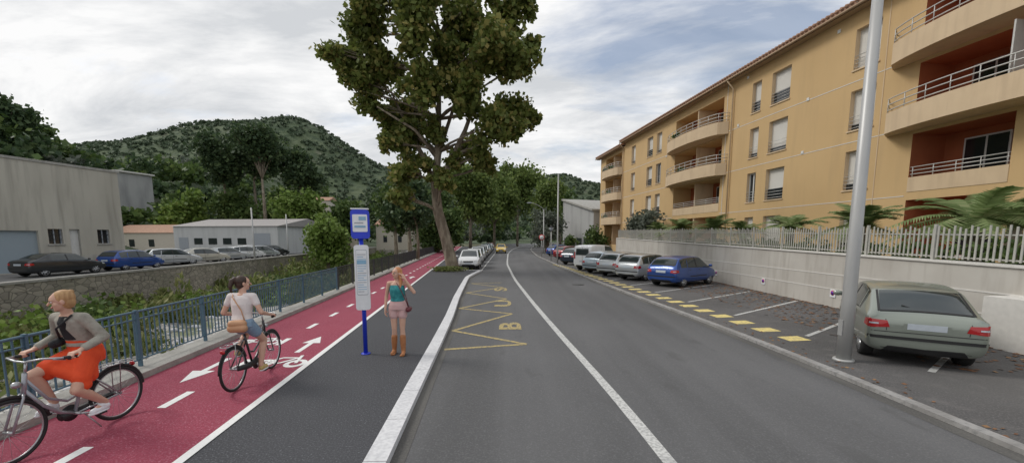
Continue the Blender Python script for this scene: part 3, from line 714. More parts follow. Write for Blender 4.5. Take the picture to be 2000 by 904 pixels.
for x,y,w in ((-66,124,7),(-74,150,8),(-205,345,7)):
    z=float(hgt(x,y))+ (3 if y<200 else 4)
    bld('hillside_house',[(x,y,z-3),(x+w,y,z-3),(x+w,y+7,z-3),(x,y+7,z-3)],6.5,1.5,M_house,M_tile,.4,ops=[(.15,.27,3.6,5,M_glass),(.6,.72,3.6,5,M_glass)],plinth=4)
ib=empty('industrial_building'); mb=MB(); G=Face((-37.85,0),(.186,1),mb); G.n=-G.n
M_garage=mat('blue_grey_garage_door',(.33,.39,.43),.6,layers=[('wave',(1,1,6),.5,1,(.22,.27,.31),.6)])
gops=[(24.2,28.4,0.,2.8,.2,M_garage,M_cbld),(28.9,29.7,1.9,2.95,.2,M_glass,M_conc),(30.1,30.7,.9,2.95,.2,M_frame,M_conc),(31.8,32.6,1.9,2.95,.2,M_glass,M_conc),(21,23,1.9,2.95,.2,M_glass,M_conc)]
G.wall(14,33.6,-.1,7.45,gops,M_cbld)
mb.add([G.p(33.6,0,-.1),G.p(33.6,-14,-.1),G.p(33.6,-14,7.0),G.p(33.6,0,7.45)],[(0,1,2,3)],M_cbld)
mb.add([G.p(14,0,-.1),G.p(14,-14,-.1),G.p(14,-14,7.0),G.p(14,0,7.45)],[(0,1,2,3)],M_cbld)
mb.add([G.p(14,0,7.45),G.p(33.6,0,7.45),G.p(33.6,-14,7.0),G.p(14,-14,7.0)],[(0,1,2,3)],M_shedr)
G.box(13.9,33.7,-.3,.06,7.455,7.62,M_conc); mb.obj('walls',ib)
mb=MB(); G.mb=mb
for a0,a1 in ((28.9,29.7),(31.8,32.6)):
    for q in (a0+.0,(a0+a1)/2-.03,a1-.06): G.box(q,q+.06,-.19,-.15,1.9,2.95,M_signg)
    for z in (2.2,2.55): G.box(a0,a1,-.145,-.12,z,z+.03,M_black)
    G.box(a0-.08,a1+.08,.0,.06,1.78,1.88,M_conc)
for i in range(5): G.box(30.0+ i*.38,30.4+i*.38,.01,1.1,-.1,.9-.18*i,M_cbld)
G.box(29.95,32.2,1.1,1.18,-.1,1.1,M_cbld)
mb.obj('stairs_and_window_bars',ib)

# ------------------------------------------------------------------ river fence
mb=MB(); fx=lambda y:-5.75-.1*y
def fence(mb,y0,y1,sp,mt,h=1.0,z0=.1,post=1.75,r=.009,pr=.03):
    for hh in (h,h-.13,.12): mb.tube([(fx(y0),y0,z0+hh),(fx(y1),y1,z0+hh)],.021 if hh==h else .014,mt,6)
    y=y0
    while y<y1:
        mb.box(fx(y)-r,fx(y)+r,y-r,y+r,z0+.12,z0+h,mt); y+=sp
    y=y0
    while y<=y1+.01:
        mb.box(fx(y)-pr,fx(y)+pr,y-pr*.6,y+pr*.6,z0-.02,z0+h+.03,mt); y+=post
fence(mb,-5.35,17.4,.115,M_bluef,.95,.1,1.75); mb.obj('river_railing')
mb=MB(); fence(mb,17.6,110,.2,M_darkf,.95,.1,2.2,.012); mb.obj('dark_railing')

# ------------------------------------------------------------------ street furniture
def lampost(name,x,y,z0,h,r0,r1,arm=True,d=(-1,0)):
    mb=MB(); mb.tube([(x,y,z0),(x,y,z0+.04)],[r0*1.5,r0*1.4],M_galv,20)
    mb.tube([(x,y,z0),(x,y,z0+1.2),(x,y,z0+h)],[r0,r0*.93,r1],M_galv,20)
    mb.box(x-r0*1.02,x-r0*.9,y-.05,y+.05,z0+.5,z0+.8,M_galv)
    if arm:
        pts=[(x+d[0]*t*1.8,y+d[1]*t*1.8,z0+h+.9*math.sin(t*1.4)) for t in np.linspace(0,1,8)]
        mb.tube(pts,[r1*.7]*8,M_galv,10); p=pts[-1]
        mb.sphere((p[0]+d[0]*.3,p[1]+d[1]*.3,p[2]),(.38,.18,.09),M_signg,12)
    return mb.obj(name)
lampost('street_lamp',6.42,7.72,ZP,9,.12,.07)
lampost('street_lamp',4.6,60,ZP,6.5,.1,.05)
lampost('utility_pole',4.15,37.5,ZP,8.0,.08,.06,False)
mb=MB(); x,y=3.9,41; mb.tube([(x,y,ZP),(x,y,3.0)],.05,M_galv,10); mb.tube([(x,y,3.0),(x,y,3.35)],[.12,.24],M_signg,12); mb.tube([(x,y,3.35),(x,y,3.5)],[.26,.06],M_black,12); mb.obj('lantern_post')
mb=MB(); x,y=3.75,52; mb.tube([(x,y,ZP),(x,y,2.4)],.04,M_galv,8); mb.tube([(x,y-.05,2.4),(x,y-.08,2.4)],.36,M_redp,20); mb.tube([(x,y-.08,2.4),(x,y-.09,2.4)],.27,M_signw,20); mb.obj('traffic_sign')
bs=empty('bus_stop_sign'); x,y=-2.93,8.0
R=Matrix.Translation((x,y,0))@Matrix.Rotation(math.radians(14),4,'Z')
mb=MB(); mb.tube([(0,0,0),(0,0,2.35)],.042,M_bluep,16,M=R); mb.tube([(0,0,0.0),(0,0,.02)],.09,M_bluep,16,M=R); mb.obj('post',bs)
def rbox(mb,w,d0,d1,z0,z1,rad,mt,M):
    pts=[]
    for (cx_,cz,a0) in ((w/2-rad,z1-rad,0),(-w/2+rad,z1-rad,90),(-w/2+rad,z0+rad,180),(w/2-rad,z0+rad,270)):
        for k in range(5):
            a=math.radians(a0+k*22.5); pts.append((cx_+rad*math.cos(a),cz+rad*math.sin(a)))
    n=len(pts); vs=[(p[0],d0,p[1]) for p in pts]+[(p[0],d1,p[1]) for p in pts]
    mb.add(vs,[tuple(range(n)),tuple(range(2*n-1,n-1,-1))]+[(i,(i+1)%n,n+(i+1)%n,n+i) for i in range(n)],mt,False,M)
mb=MB(); rbox(mb,.27,-.07,-.02,.90,2.17,.05,M_signw,R); rbox(mb,.20,-.076,-.071,1.2,2.08,.02,M_signg,R); rbox(mb,.19,-.080,-.077,1.21,2.07,.02,M_signw,R)
for i,z in enumerate(np.arange(1.26,2.02,.045)): mb.box(-.08,.08 if i%3 else .03,-.083,-.081,z,z+.012,M_signb if i%4 else M_signg,R)
mb.box(-.085,.085,-.0845,-.0815,1.80,1.88,M_signb,R); mb.obj('timetable_panel',bs)
mb=MB(); rbox(mb,.34,-.07,.02,2.29,2.84,.06,M_bluep,R); rbox(mb,.27,-.076,-.071,2.42,2.75,.02,M_signw,R)
mb.box(-.1,.1,-.082,-.077,2.50,2.54,M_signb,R); mb.box(-.1,.06,-.082,-.077,2.58,2.60,M_signg,R); mb.box(-.02,.11,-.082,-.077,2.64,2.71,M_signb,R)
rbox(mb,.33,-.065,.015,2.845,2.87,.01,M_signw,R); mb.obj('flag_sign',bs)

# ------------------------------------------------------------------ cars
ST={
'hatch':[(-1.97,.36,.70,.66,.74,.66),(-1.93,.27,.80,.80,.90,.72),(-1.84,.22,.83,.92,1.02,.745),(-1.52,.20,.84,.94,1.37,.655),(-1.0,.19,.85,.94,1.46,.645),(-.2,.19,.855,.93,1.48,.64),(.38,.19,.855,.91,1.42,.63),(1.12,.20,.85,.88,.95,.75),(1.62,.22,.80,.76,.83,.68),(1.90,.27,.74,.62,.68,.60),(1.98,.36,.64,.50,.56,.50)],
'sedan':[(-2.17,.34,.70,.70,.78,.66),(-2.13,.25,.80,.86,.95,.70),(-2.00,.22,.84,.94,1.02,.73),(-1.66,.20,.85,.95,1.08,.74),(-1.02,.19,.85,.94,1.38,.645),(-.3,.19,.855,.93,1.43,.64),(.40,.19,.855,.91,1.38,.62),(1.15,.20,.85,.88,.94,.75),(1.75,.22,.80,.78,.83,.68),(2.08,.27,.74,.64,.69,.60),(2.16,.36,.64,.50,.56,.50)],
'lift':[(-2.08,.36,.72,.70,.80,.66),(-2.05,.26,.81,.82,.90,.71),(-1.94,.22,.84,.90,.97,.74),(-1.22,.20,.85,.93,1.34,.66),(-.8,.19,.855,.93,1.41,.65),(-.25,.19,.855,.92,1.43,.64),(.40,.19,.855,.91,1.38,.62),(1.15,.20,.85,.88,.94,.75),(1.72,.22,.80,.78,.83,.68),(2.02,.27,.74,.64,.69,.60),(2.10,.36,.64,.50,.56,.50)],
'van':[(-2.08,.38,.76,.7,1.5,.70),(-2.04,.26,.83,.98,1.76,.72),(-1.9,.22,.85,1.0,1.83,.72),(-1.2,.20,.86,1.02,1.86,.73),(-.3,.20,.86,1.02,1.86,.73),(.5,.20,.86,1.0,1.78,.70),(1.25,.22,.85,.98,1.08,.74),(1.75,.24,.82,.86,.92,.66),(2.0,.3,.74,.68,.74,.58),(2.06,.38,.66,.55,.60,.5)]}
CAB={'hatch':(2,3,6,7),'sedan':(3,4,6,7),'lift':(2,3,6,7),'van':(0,1,5,6)}
def car(name,loc,hd,paint,kind='hatch',detail=False,z=ZR):
    st=ST[kind]; rg0,rg1,rf,cw=CAB[kind]; mb=MB(); vs=[]
    for (x,zb,w,zbelt,zt,wt) in st:
        zt=max(zt,zbelt+.05)
        h=[(0,zb),(w-.14,zb),(w-.03,zb+.10),(w,(zb+zbelt)*.5+.04),(w-.035,zbelt),(wt,zt-.045),(wt-.075,zt-.004),(0,zt+.025)]
        ring=h+[(-a,b) for a,b in h[-2:0:-1]]
        vs+=[(x,a,b) for a,b in ring]
    n=14; fs=[];ms=[]
    P,Gm,Bk=0,1,2
    for i in range(len(st)-1):
        for k in range(n):
            fs.append((i*n+k,i*n+(k+1)%n,(i+1)*n+(k+1)%n,(i+1)*n+k))
            kk=k if k<7 else 13-k; m=P
            if kk==0: m=Bk
            if kind=='van':
                if kk==4 and rf-1<=i<cw: m=Gm
                if kk in(5,6) and i==rf: m=Gm if kk==6 else P
            else:
                if kk==4 and rg1<=i<rf: m=Gm
                if kk==4 and i==rf: m=Gm
                if kk==6 and i in(rg0,rf): m=Gm
            ms.append(m)
    fs.append(tuple(range(n-1,-1,-1))); ms.append(P); fs.append(tuple((len(st)-1)*n+k for k in range(n))); ms.append(P)
    me=bpy.data.meshes.new('b'); me.from_pydata(vs,[],fs); me.materials.append(paint); me.materials.append(M_cglass); me.materials.append(M_black)
    me.polygons.foreach_set('material_index',ms); me.polygons.foreach_set('use_smooth',[True]*len(fs))
    cr=me.attributes.new('crease_edge','FLOAT','EDGE')
    for e_ in me.edges:
        a,b=e_.vertices; ka,kb=a%n,b%n
        if ka==kb and ka in(4,10,5,9): cr.data[e_.index].value=.6
        if ka==kb and ka in(6,8): cr.data[e_.index].value=.4
        ia,ib_=a//n,b//n
        if ia==ib_ and ia in (rg0,rf,cw,rg1) and (ka in range(4,11) and kb in range(4,11)): cr.data[e_.index].value=.45
        if ia==ib_ and ia in (0,len(st)-1): cr.data[e_.index].value=.5
    body=bpy.data.objects.new('b',me); COL.objects.link(body)
    ssf=body.modifiers.new('s','SUBSURF'); ssf.levels=2; ssf.render_levels=2
    L=st[-1][0]; xr=st[0][0]+.76 if kind!='van' else st[0][0]+.72; xf=L-.80; wr=.31
    cmb=MB(); cmb.mats=[paint,M_cglass,M_black]
    for xx in (xr,xf):
        for s in(-1,1): cmb.tube([(xx,s*.62,wr-.0),(xx,s*1.2,wr)],.365,M_black,28)
    cut=cmb.obj('c'); bo=body.modifiers.new('b','BOOLEAN'); bo.operation='DIFFERENCE'; bo.object=cut; bo.solver='EXACT'
    dg=bpy.context.evaluated_depsgraph_get(); me2=bpy.data.meshes.new_from_object(body.evaluated_get(dg))
    if len(me2.polygons)<200:
        body.modifiers.remove(bo); dg=bpy.context.evaluated_depsgraph_get(); me2=bpy.data.meshes.new_from_object(body.evaluated_get(dg))
    bpy.data.objects.remove(body); bpy.data.objects.remove(cut)
    e=empty(name); o=bpy.data.objects.new('body',me2); COL.objects.link(o); o.parent=e
    bv=BVHTree.FromPolygons([v.co[:] for v in me2.vertices],[p.vertices[:] for p in me2.polygons])
    mb=MB()
    def pr(mode,a,b):
        if mode=='rear': o_,d=V((-5,a,b)),V((1,0,0))
        elif mode=='front': o_,d=V((5,a,b)),V((-1,0,0))
        elif mode=='left': o_,d=V((a,5,b)),V((0,-1,0))
        elif mode=='right': o_,d=V((a,-5,b)),V((0,1,0))
        else: o_,d=V((a,b,5)),V((0,0,-1))
        h=bv.ray_cast(o_,d); return (h[0],-d) if h[0] is not None else (None,None)
    def patch(mode,q,mt,nn=6,off=.008,n2=None):
        n2=n2 or nn; pts={}
        for i in range(nn+1):
            for j in range(n2+1):
                s,t=i/nn,j/n2
                a=(q[0][0]*(1-s)+q[1][0]*s)*(1-t)+(q[3][0]*(1-s)+q[2][0]*s)*t; b=(q[0][1]*(1-s)+q[1][1]*s)*(1-t)+(q[3][1]*(1-s)+q[2][1]*s)*t
                h,nr=pr(mode,a,b)
                if h is not None: pts[(i,j)]=h+nr*off
        for i in range(nn):
            for j in range(n2):
                K=[(i,j),(i+1,j),(i+1,j+1),(i,j+1)]
                if all(k_ in pts for k_ in K):
                    xs=[pts[k_] for k_ in K]
                    if max((a-b).length for a in xs for b in xs)<.45: mb.add(xs,[(0,1,2,3)],mt,True)
    def rib(mode,pts,w,mt,off=.005):
        for (a,b) in zip(pts[:-1],pts[1:]):
            d=V((b[0]-a[0],b[1]-a[1])); l=d.length; d.normalize(); nn_=V((-d.y,d.x))*w/2
            patch(mode,[(a[0]-nn_.x,a[1]-nn_.y),(b[0]-nn_.x,b[1]-nn_.y),(b[0]+nn_.x,b[1]+nn_.y),(a[0]+nn_.x,a[1]+nn_.y)],mt,max(2,int(l/.07)),off,1)
    zb=st[rg0][3]
    rear_x=st[0][0]
    if kind=='van':
        for s in(-1,1):
            patch('rear',[(s*.62,.85),(s*.74,.85),(s*.72,1.35),(s*.62,1.35)],M_tail)
        patch('rear',[(-.58,1.12),(.58,1.12),(.54,1.6),(-.54,1.6)],M_cglass); patch('rear',[(-.25,.62),(.25,.62),(.25,.74),(-.25,.74)],M_plate)
        rib('rear',[(0,.4),(0,1.7)],.02,M_black)
    else:
        for s in(-1,1):
            patch('rear',[(s*.50,.72),(s*.80,.69),(s*.78,.85),(s*.54,.84)],M_tail,8)
            patch('rear',[(s*.66,.765),(s*.79,.76),(s*.785,.79),(s*.66,.79)],M_plate,4,.014)
            md='left' if s>0 else 'right'
            patch(md,[(rear_x+.05,.70),(rear_x+.26,.73),(rear_x+.22,.84),(rear_x+.07,.86)],M_tail,6)
        patch('rear',[(-.26,.70),(.26,.70),(.26,.81),(-.26,.81)],M_plate)
        patch('rear',[(-.33,.66),(.33,.66),(.30,.84),(-.30,.84)],paint,5,.004)
        rib('rear',[(-.80,.53),(.80,.53)],.055,M_black,.012); rib('rear',[(-.6,.30),(.6,.30)],.07,M_black)
        rib('rear',[(-.76,.635),(.76,.635)],.012,M_black)
        rib('rear',[(-.56,.865),(-.54,.66)],.010,M_black); rib('rear',[(.56,.865),(.54,.66)],.010,M_black)
        for s in (-1,1): rib('top',[(st[rg0][0]+.04,s*.64),(st[rg1][0],s*.585)],.035,M_black,.006)
        rib('top',[(st[rg0][0]+.05,-.62),(st[rg0][0]+.05,.62)],.04,M_black,.008)
        mb.tube([(st[rg0][0]+.12,0,zb+.10),(st[rg0][0]+.20,.30,zb+.20)],.009,M_black,5)
    patch('front',[(-.26,.42),(.26,.42),(.26,.53),(-.26,.53)],M_plate,off=.02)
    patch('front',[(-.5,.28),(.5,.28),(.45,.40),(-.45,.40)],M_black,8)
    patch('front',[(-.35,.56),(.35,.56),(.40,.66),(-.40,.66)],M_black,8)
    for s in(-1,1):
        patch('front',[(s*.42,.58),(s*.70,.60),(s*.68,.76),(s*.46,.70)],M_head,8)
        md='left' if s>0 else 'right'
        patch(md,[(L-.34,.62),(L-.16,.60),(L-.2,.70),(L-.36,.74)],M_head,5)
        bt=.93 if kind!='van' else 1.0
        if kind!='van':
            rib(md,[(-.18,bt+.02),(-.20,1.40)],.07,M_black); rib(md,[(xr+.22,bt+.02),(xr+.28,1.30)],.05,paint)
            rib(md,[(.98,.86),(1.0,.45),(.95,.26)],.012,M_black); rib(md,[(-.18,.90),(-.18,.45),(-.2,.26)],.012,M_black); rib(md,[(-.95,.9),(-1.0,.6)],.012,M_black)
            rib(md,[(xr+.45,.52),(xf-.42,.52)],.045,M_black,.010)
            rib(md,[(xr+.42,.23),(xf-.40,.23)],.05,M_black,.004)
            rib(md,[(-.05,.82),(.1,.82)],.03,M_black,.014); rib(md,[(-.85,.83),(-.72,.83)],.03,M_black,.014)
            rib(md,[(xr+.3,.945),(.95,.905)],.016,M_black,.006)
        else:
            rib(md,[(.35,.95),(.35,.3)],.014,M_black); rib(md,[(1.15,.95),(1.15,.35)],.014,M_black); rib(md,[(-.8,.3),(-.8,1.7)],.012,M_black); rib(md,[(-1.9,1.1),(.3,1.1)],.02,M_black)
        mx_=st[cw][0]-.22
        mb.sphere((mx_,s*(.94),.99 if kind!='van' else 1.12),(.06,.10,.07),paint,12); mb.tube([(mx_,s*.80,.93 if kind!='van' else 1.05),(mx_,s*.9,.96 if kind!='van' else 1.08)],.02,M_black,6)
        for xx in (xr,xf):
            prof=[(.22,.58),(.30,.60),(.313,.64),(.313,.74),(.30,.795),(.235,.805),(.215,.79)]
            nn=28; vs=[];fs=[]
            for (r_,y_) in prof:
                for k_ in range(nn):
                    t=2*math.pi*k_/nn; vs.append((xx+r_*math.cos(t),s*y_,wr+r_*math.sin(t)))
            for i in range(len(prof)-1):
                for k_ in range(nn): fs.append((i*nn+k_,i*nn+(k_+1)%nn,(i+1)*nn+(k_+1)%nn,(i+1)*nn+k_))
            mb.add(vs,fs,M_rubber,True)
            mb.tube([(xx,s*.60,wr),(xx,s*.765,wr)],.216,M_black,24)
            for k_ in range(7):
                t=2*math.pi*k_/7; mb.tube([(xx,s*.785,wr),(xx+.2*math.cos(t),s*.778,wr+.2*math.sin(t))],[.045,.036],M_rim,6)
            mb.tube([(xx,s*.75,wr),(xx,s*.80,wr)],.055,M_rim,12)
            mb.tube([(xx+.208*math.cos(2*math.pi*k_/24),s*.785,wr+.208*math.sin(2*math.pi*k_/24)) for k_ in range(25)],.013,M_rim,6)
    mb.obj('trim_and_wheels',e)
    ang=math.atan2(hd[1],hd[0]); e.matrix_world=Matrix.Translation((loc[0],loc[1],z))@Matrix.Rotation(ang,4,'Z'); return e
def cp(name,c,metal=.3,rough=.3): return mat(name,c,rough,metal,coat=.8,layers=[('noise',2,.4,.7,tuple(x*.85 for x in c),.4)])
C_silver=cp('silver_green_paint',(.27,.30,.26),.4); C_blue=cp('blue_paint',(.015,.07,.30)); C_lt=cp('light_silver_paint',(.52,.55,.57),.4)
C_lb=cp('pale_blue_paint',(.40,.48,.54),.4); C_white=cp('white_car_paint',(.78,.79,.80),0.); C_black=cp('black_car_paint',(.02,.024,.028),.2); C_red=cp('red_paint',(.28,.015,.02),.1); C_dark=cp('dark_blue_paint',(.02,.035,.06),.3)
C_beige=cp('beige_paint',(.55,.53,.46),.2); C_yel=cp('yellow_car_paint',(.75,.5,.05),0)
car('silver_hatchback_car',(8.52,8.95),(.53,.85),C_silver,'lift',True,ZP)
car('blue_hatchback_car',(8.75,20.9),(.80,.60),C_blue,'hatch',False,ZP)
car('silver_hatchback_car',(7.9,23.9),(.8,.6),C_lt,'hatch',False,ZP)
car('silver_hatchback_car',(7.3,26.2),(.8,.6),C_lt,'hatch',False,ZP)
car('pale_blue_car',(6.8,28.5),(.8,.6),C_lb,'hatch',False,ZP)
car('white_van',(6.6,31.3),(.72,.7),C_white,'van',False,ZP)
car('black_parked_car',(6.2,37.5),(.7,.7),C_dark,'hatch',False,ZP)
car('red_parked_car',(6.6,46.5),(.8,.6),C_red,'hatch',False,ZP)
car('blue_parked_car',(6.5,55),(.8,.6),C_blue,'hatch',False,ZP)
car('white_sedan_car',(-3.35,32.9),(0.02,-1),C_white,'hatch')
cols_=[C_white,C_lt,C_black,C_white,C_lb,C_dark,C_white,C_lt,C_red,C_white]
for i in range(9):
    y=38.6+i*5.9; car('kerbside_parked_car',(-3.42-.022*(y-33)*1.0,y),(0.02,-1),cols_[i],'hatch' if i%3 else 'sedan')
car('yellow_taxi_car',(-1.75,66),(0.02,-1),C_yel,'hatch')
car('black_sedan_car',(-29.3,26.6),(.12,1),C_black,'sedan',z=-.05)
car('blue_sedan_car',(-28.9,31.2),(.1,1),C_blue,'hatch',z=-.05)
for (x,y,c,h) in ((-31.5,37.2,C_dark,(.2,1)),(-29.9,36.2,C_lt,(.6,.8)),(-29.6,39.3,C_beige,(.5,.9)),(-30,43,C_lt,(.5,.9)),(-30.2,46.5,C_white,(.5,.9)),(-30.5,50,C_lt,(.5,.9)),(-33,52,C_white,(.5,.9)),(-31.5,54,C_black,(.5,.9))):
    car('lot_parked_car',(x,y),h,c,'hatch' if random.random()<.6 else 'sedan',z=-.05)
car('white_lot_van',(-27.9,63),(.3,1),C_white,'van',z=-.05)
for x,y in ((-30.5,56),(-27.6,44)): lampost('utility_pole',x,y,0,5.5,.09,.06,False)

# ------------------------------------------------------------------ bicycles
def bicycle(name,M,fm):
    e=empty(name); R_=.335; ya,yf=-.53,.56
    mb=MB()
    for yc in (ya,yf):
        C=lambda r,t:(0,yc+r*math.cos(t),.34+r*math.sin(t))
        N_=40
        mb.tube([C(R_-.018,2*math.pi*i/N_) for i in range(N_+1)],.019,M_rubber,8,M)
        mb.tube([C(R_-.042,2*math.pi*i/N_) for i in range(N_+1)],.009,M_rim,6,M)
        mb.tube([(-.05,yc,.34),(.05,yc,.34)],.018,M_rim,10,M)
        for i in range(20):
            t=2*math.pi*i/20; mb.tube([(.02*(-1)**i,yc+.015*math.cos(t+1),.34+.015*math.sin(t+1)),C(R_-.045,t)],.0016,M_rim,4,M)
        a0,a1=(.35,3.0)
        if yc<0: a0,a1=.3,3.1
        mb.tube([C(R_+.018,a0+(a1-a0)*i/16) for i in range(17)],.02,M_black,6,M,flat=.5)
    mb.obj('wheels',e)
    mb=MB(); bb=(0,-.04,.29); st_=(0,-.20,.80); hb=(0,.40,.68); ht=(0,.365,.90)
    mb.tube([hb,ht],.022,fm,10,M); mb.tube([(0,.39,.72),(0,.25,.50),(0,.10,.36),bb],.021,fm,10,M)
    mb.tube([(0,.375,.84),(0,.20,.56),(0,.02,.46),(0,-.11,.50)],.016,fm,10,M)
    mb.tube([bb,st_],.018,fm,10,M); mb.tube([st_,(0,-.225,.90)],.013,M_rim,8,M)
    for s in(-1,1):
        mb.tube([(s*.045,yf,.34),(s*.05,.44,.66),(0,.40,.70)],.012,fm,8,M)
        mb.tube([(s*.05,ya,.34),(s*.02,bb[1],bb[2])],.011,fm,8,M); mb.tube([(s*.05,ya,.34),(s*.02,-.18,.72)],.010,fm,8,M)
        mb.tube([(s*.05,ya,.34),(s*.06,ya-.02,.72),(s*.06,-.2,.73)],.006,M_rim,6,M); mb.tube([(s*.06,-.2,.73),(s*.06,-.72,.72),(0,-.74,.72)],.007,M_rim,6,M)
    for q in(-.3,-.45,-.6): mb.tube([(-.06,q,.725),(.06,q,.725)],.006,M_rim,6,M)
    mb.tube([ht,(0,.345,1.0)],.013,M_rim,8,M)
    hbp=[(-.29,.12,1.01),(-.28,.24,1.03),(-.20,.35,1.05),(-.07,.38,1.03),(0,.35,1.01),(.07,.38,1.03),(.20,.35,1.05),(.28,.24,1.03),(.29,.12,1.01)]
    mb.tube(hbp,.011,M_rim,8,M)
    mb.obj('frame',e)
    mb=MB()
    for s in(-1,1): mb.tube([(s*.29,.10,1.01),(s*.281,.23,1.03)],.017,M_black,10,M); mb.tube([(s*.25,.30,1.03),(s*.27,.2,1.0)],.006,M_rim,6,M)
    mb.sphere((0,-.27,.93),(.085,.11,.035),M_black,14,M); mb.sphere((0,-.15,.93),(.035,.12,.025),M_black,12,M)
    mb.tube([(.03,bb[1]+.12,.29),(.045,-.25,.30),(.045,-.50,.335)],[.05,.045,.035],M_black,8,M,flat=1.)
    mb.tube([(-.07,bb[1],.29),(.07,bb[1],.29)],.02,M_rim,8,M); mb.tube([(.055,bb[1],.29),(.065,bb[1],.29)],.095,M_black,20,M)
    mb.sphere((0,-.76,.66),(.04,.015,.03),M_tail,10,M); mb.sphere((0,.45,.80),(.035,.045,.035),M_rim,12,M)
    mb.tube([(.0,-.12,.27),(-.12,-.2,.05)],.008,M_rim,6,M)
    return e,mb
# ------------------------------------------------------------------ people
M_skin=mat('skin',(.62,.38,.28),.5,layers=[('noise',12,.4,.7,(.56,.32,.23),.5)],spec=.4)
M_eyew=plain('eye_white',(.8,.78,.75),.3); M_iris=plain('iris',(.05,.035,.02),.2); M_lips=plain('lips',(.50,.14,.13),.4)
def ik(a,b,l1,l2,bend):
    a,b,bend=V(a),V(b),V(bend); d=b-a; L=min(d.length,(l1+l2)*.999); u=d.normalized(); x=(l1*l1-l2*l2+L*L)/(2*L); h=math.sqrt(max(0,l1*l1-x*x))
    w=(bend-u*bend.dot(u)).normalized(); return a+u*x+w*h
def hand(mb,w,d,n,sx,curl,M):
    w,d,n=V(w),V(d).normalized(),V(n).normalized(); n=(n-d*n.dot(d)).normalized(); l=d.cross(n)*sx
    for q in(-.024,-.008,.008,.024): mb.limb(w+l*q*.6,w+d*.085+l*q*1.25,.016,.0135,M_skin,8,M)
    for q,L in ((-.031,.058),(-.0105,.074),(.0105,.080),(.031,.070)):
        p=w+d*.08+l*q; a=curl*.5
        for f in (.45,.32,.25):
            dd=d*math.cos(a)+n*math.sin(a); e_=p+dd*L*f; mb.limb(p,e_,.0095,.0085,M_skin,8,M); p=e_; a+=curl
    p=w+d*.025+l*.026; e_=p+(d*.6+l*.7+n*.35).normalized()*.04; mb.limb(p,e_,.014,.0105,M_skin,8,M)
    f=e_+(d*.85+l*(.2-.3*curl)+n*(.3+.4*curl)).normalized()*.034; mb.limb(e_,f,.0105,.009,M_skin,8,M)
def head(mb,parts,J,yaw,pitch,M,e,hairm,name):
    H=M@Matrix.Translation(J)@Matrix.Rotation(yaw,4,'Z')@Matrix.Rotation(pitch,4,'X')
    mb.sphere((0,-.012,.028),(.074,.094,.088),M_skin,18,H); mb.sphere((0,.022,-.042),(.056,.060,.070),M_skin,16,H)
    mb.sphere((0,.058,-.090),(.024,.02,.018),M_skin,10,H); mb.sphere((0,.05,.03),(.058,.042,.05),M_skin,12,H)
    for s in(-1,1):
        mb.sphere((s*.036,.048,-.028),(.024,.03,.028),M_skin,10,H); mb.sphere((s*.077,-.008,-.008),(.010,.02,.032),M_skin,10,H)
        mb.limb((s*.018,.086,.024),(s*.048,.075,.026),.008,.006,M_skin,8,H)
    mb.limb((0,.086,.012),(0,.108,-.022),.009,.0135,M_skin,8,H)
    f=MB()
    for s in(-1,1):
        f.sphere((s*.031,.078,.006),(.0145,.012,.0085),M_eyew,12,H); f.sphere((s*.031,.087,.006),(.006,.005,.007),M_iris,10,H)
        f.tube([(s*.016,.092,.027),(s*.034,.089,.032),(s*.050,.078,.027)],[.0035,.0035,.002],hairm,6,H)
        f.tube([(s*.018,.089,.013),(s*.032,.0905,.016),(s*.046,.083,.011)],[.002]*3,M_iris,5,H)
    f.sphere((0,.083,-.052),(.022,.010,.0055),M_lips,12,H); f.sphere((0,.082,-.060),(.019,.011,.006),M_lips,12,H)
    f.obj('face_details',e); return H
def cyclist(name,M,pose):
    e=empty(name); sk=MB(); lean=pose['lean']
    pel=V((0,-.23,.98)); neck=V((0,-.23+lean,1.44)); hd=neck+V((0,.035+lean*.15,.155))
    bb=V((0,-.04,.29)); ca=pose['crank']; ped={}
    for s in(-1,1):
        a=ca+(0 if s>0 else math.pi); ped[s]=bb+V((s*.13,.165*math.cos(a),.165*math.sin(a)))
    J={}
    for s in(-1,1):
        hip=V((s*.085,-.2,.94)); an=ped[s]+V((0,-.075,.10)); kn=ik(hip,an,.43,.41,(s*.12,1,.35)); J[s]=(hip,kn,an)
        sk.limb(hip,kn,.083,.054,M_skin,14,M)
        sk.limb(kn,kn.lerp(an,.35)+V((0,-.012,0)),.053,.054,M_skin,12,M); sk.limb(kn.lerp(an,.35)+V((0,-.012,0)),an,.054,.034,M_skin,12,M)
        sk.limb(an,ped[s]+V((0,.06,.04)),.034,.026,M_skin,10,M)
        sh=neck+V((s*.165,-.01,-.045)); wr=V((s*.278,.055,1.065)); el=ik(sh,wr,.28,.27,(s*.5,-.3,-1))
        J[(s,'a')]=(sh,el,wr)
        sk.limb(sh,el,.044,.036,M_skin,12,M); sk.limb(el,wr,.036,.024,M_skin,12,M)
        hand(sk,wr+V((0,.005,-.003)),(s*.02,1,-.12),(0,0,-1),-s*1.,1.15,M)
    sk.loft([(pel+V((0,0,-.08)),.13,.10),(pel,.165,.115),(pel.lerp(neck,.3),.125,.09),(pel.lerp(neck,.65),.145,.105),(pel.lerp(neck,.88),.15,.085),(neck,.07,.06)],M_skin,20,M)
    sk.limb(neck-V((0,0,.03)),hd+V((0,-.015,-.06)),.053,.048,M_skin,12,M)
    for s in(-1,1): sk.limb(neck+V((0,0,-.03)),J[(s,'a')][0],.05,.046,M_skin,12,M)
    H=head(sk,None,hd,pose['yaw'],pose.get('pitch',0),M,e,pose['hairm'],name)
    remesh(sk,'body_skin',.0065,2,e,M_skin)
    return e,pel,neck,hd,J,ped,H
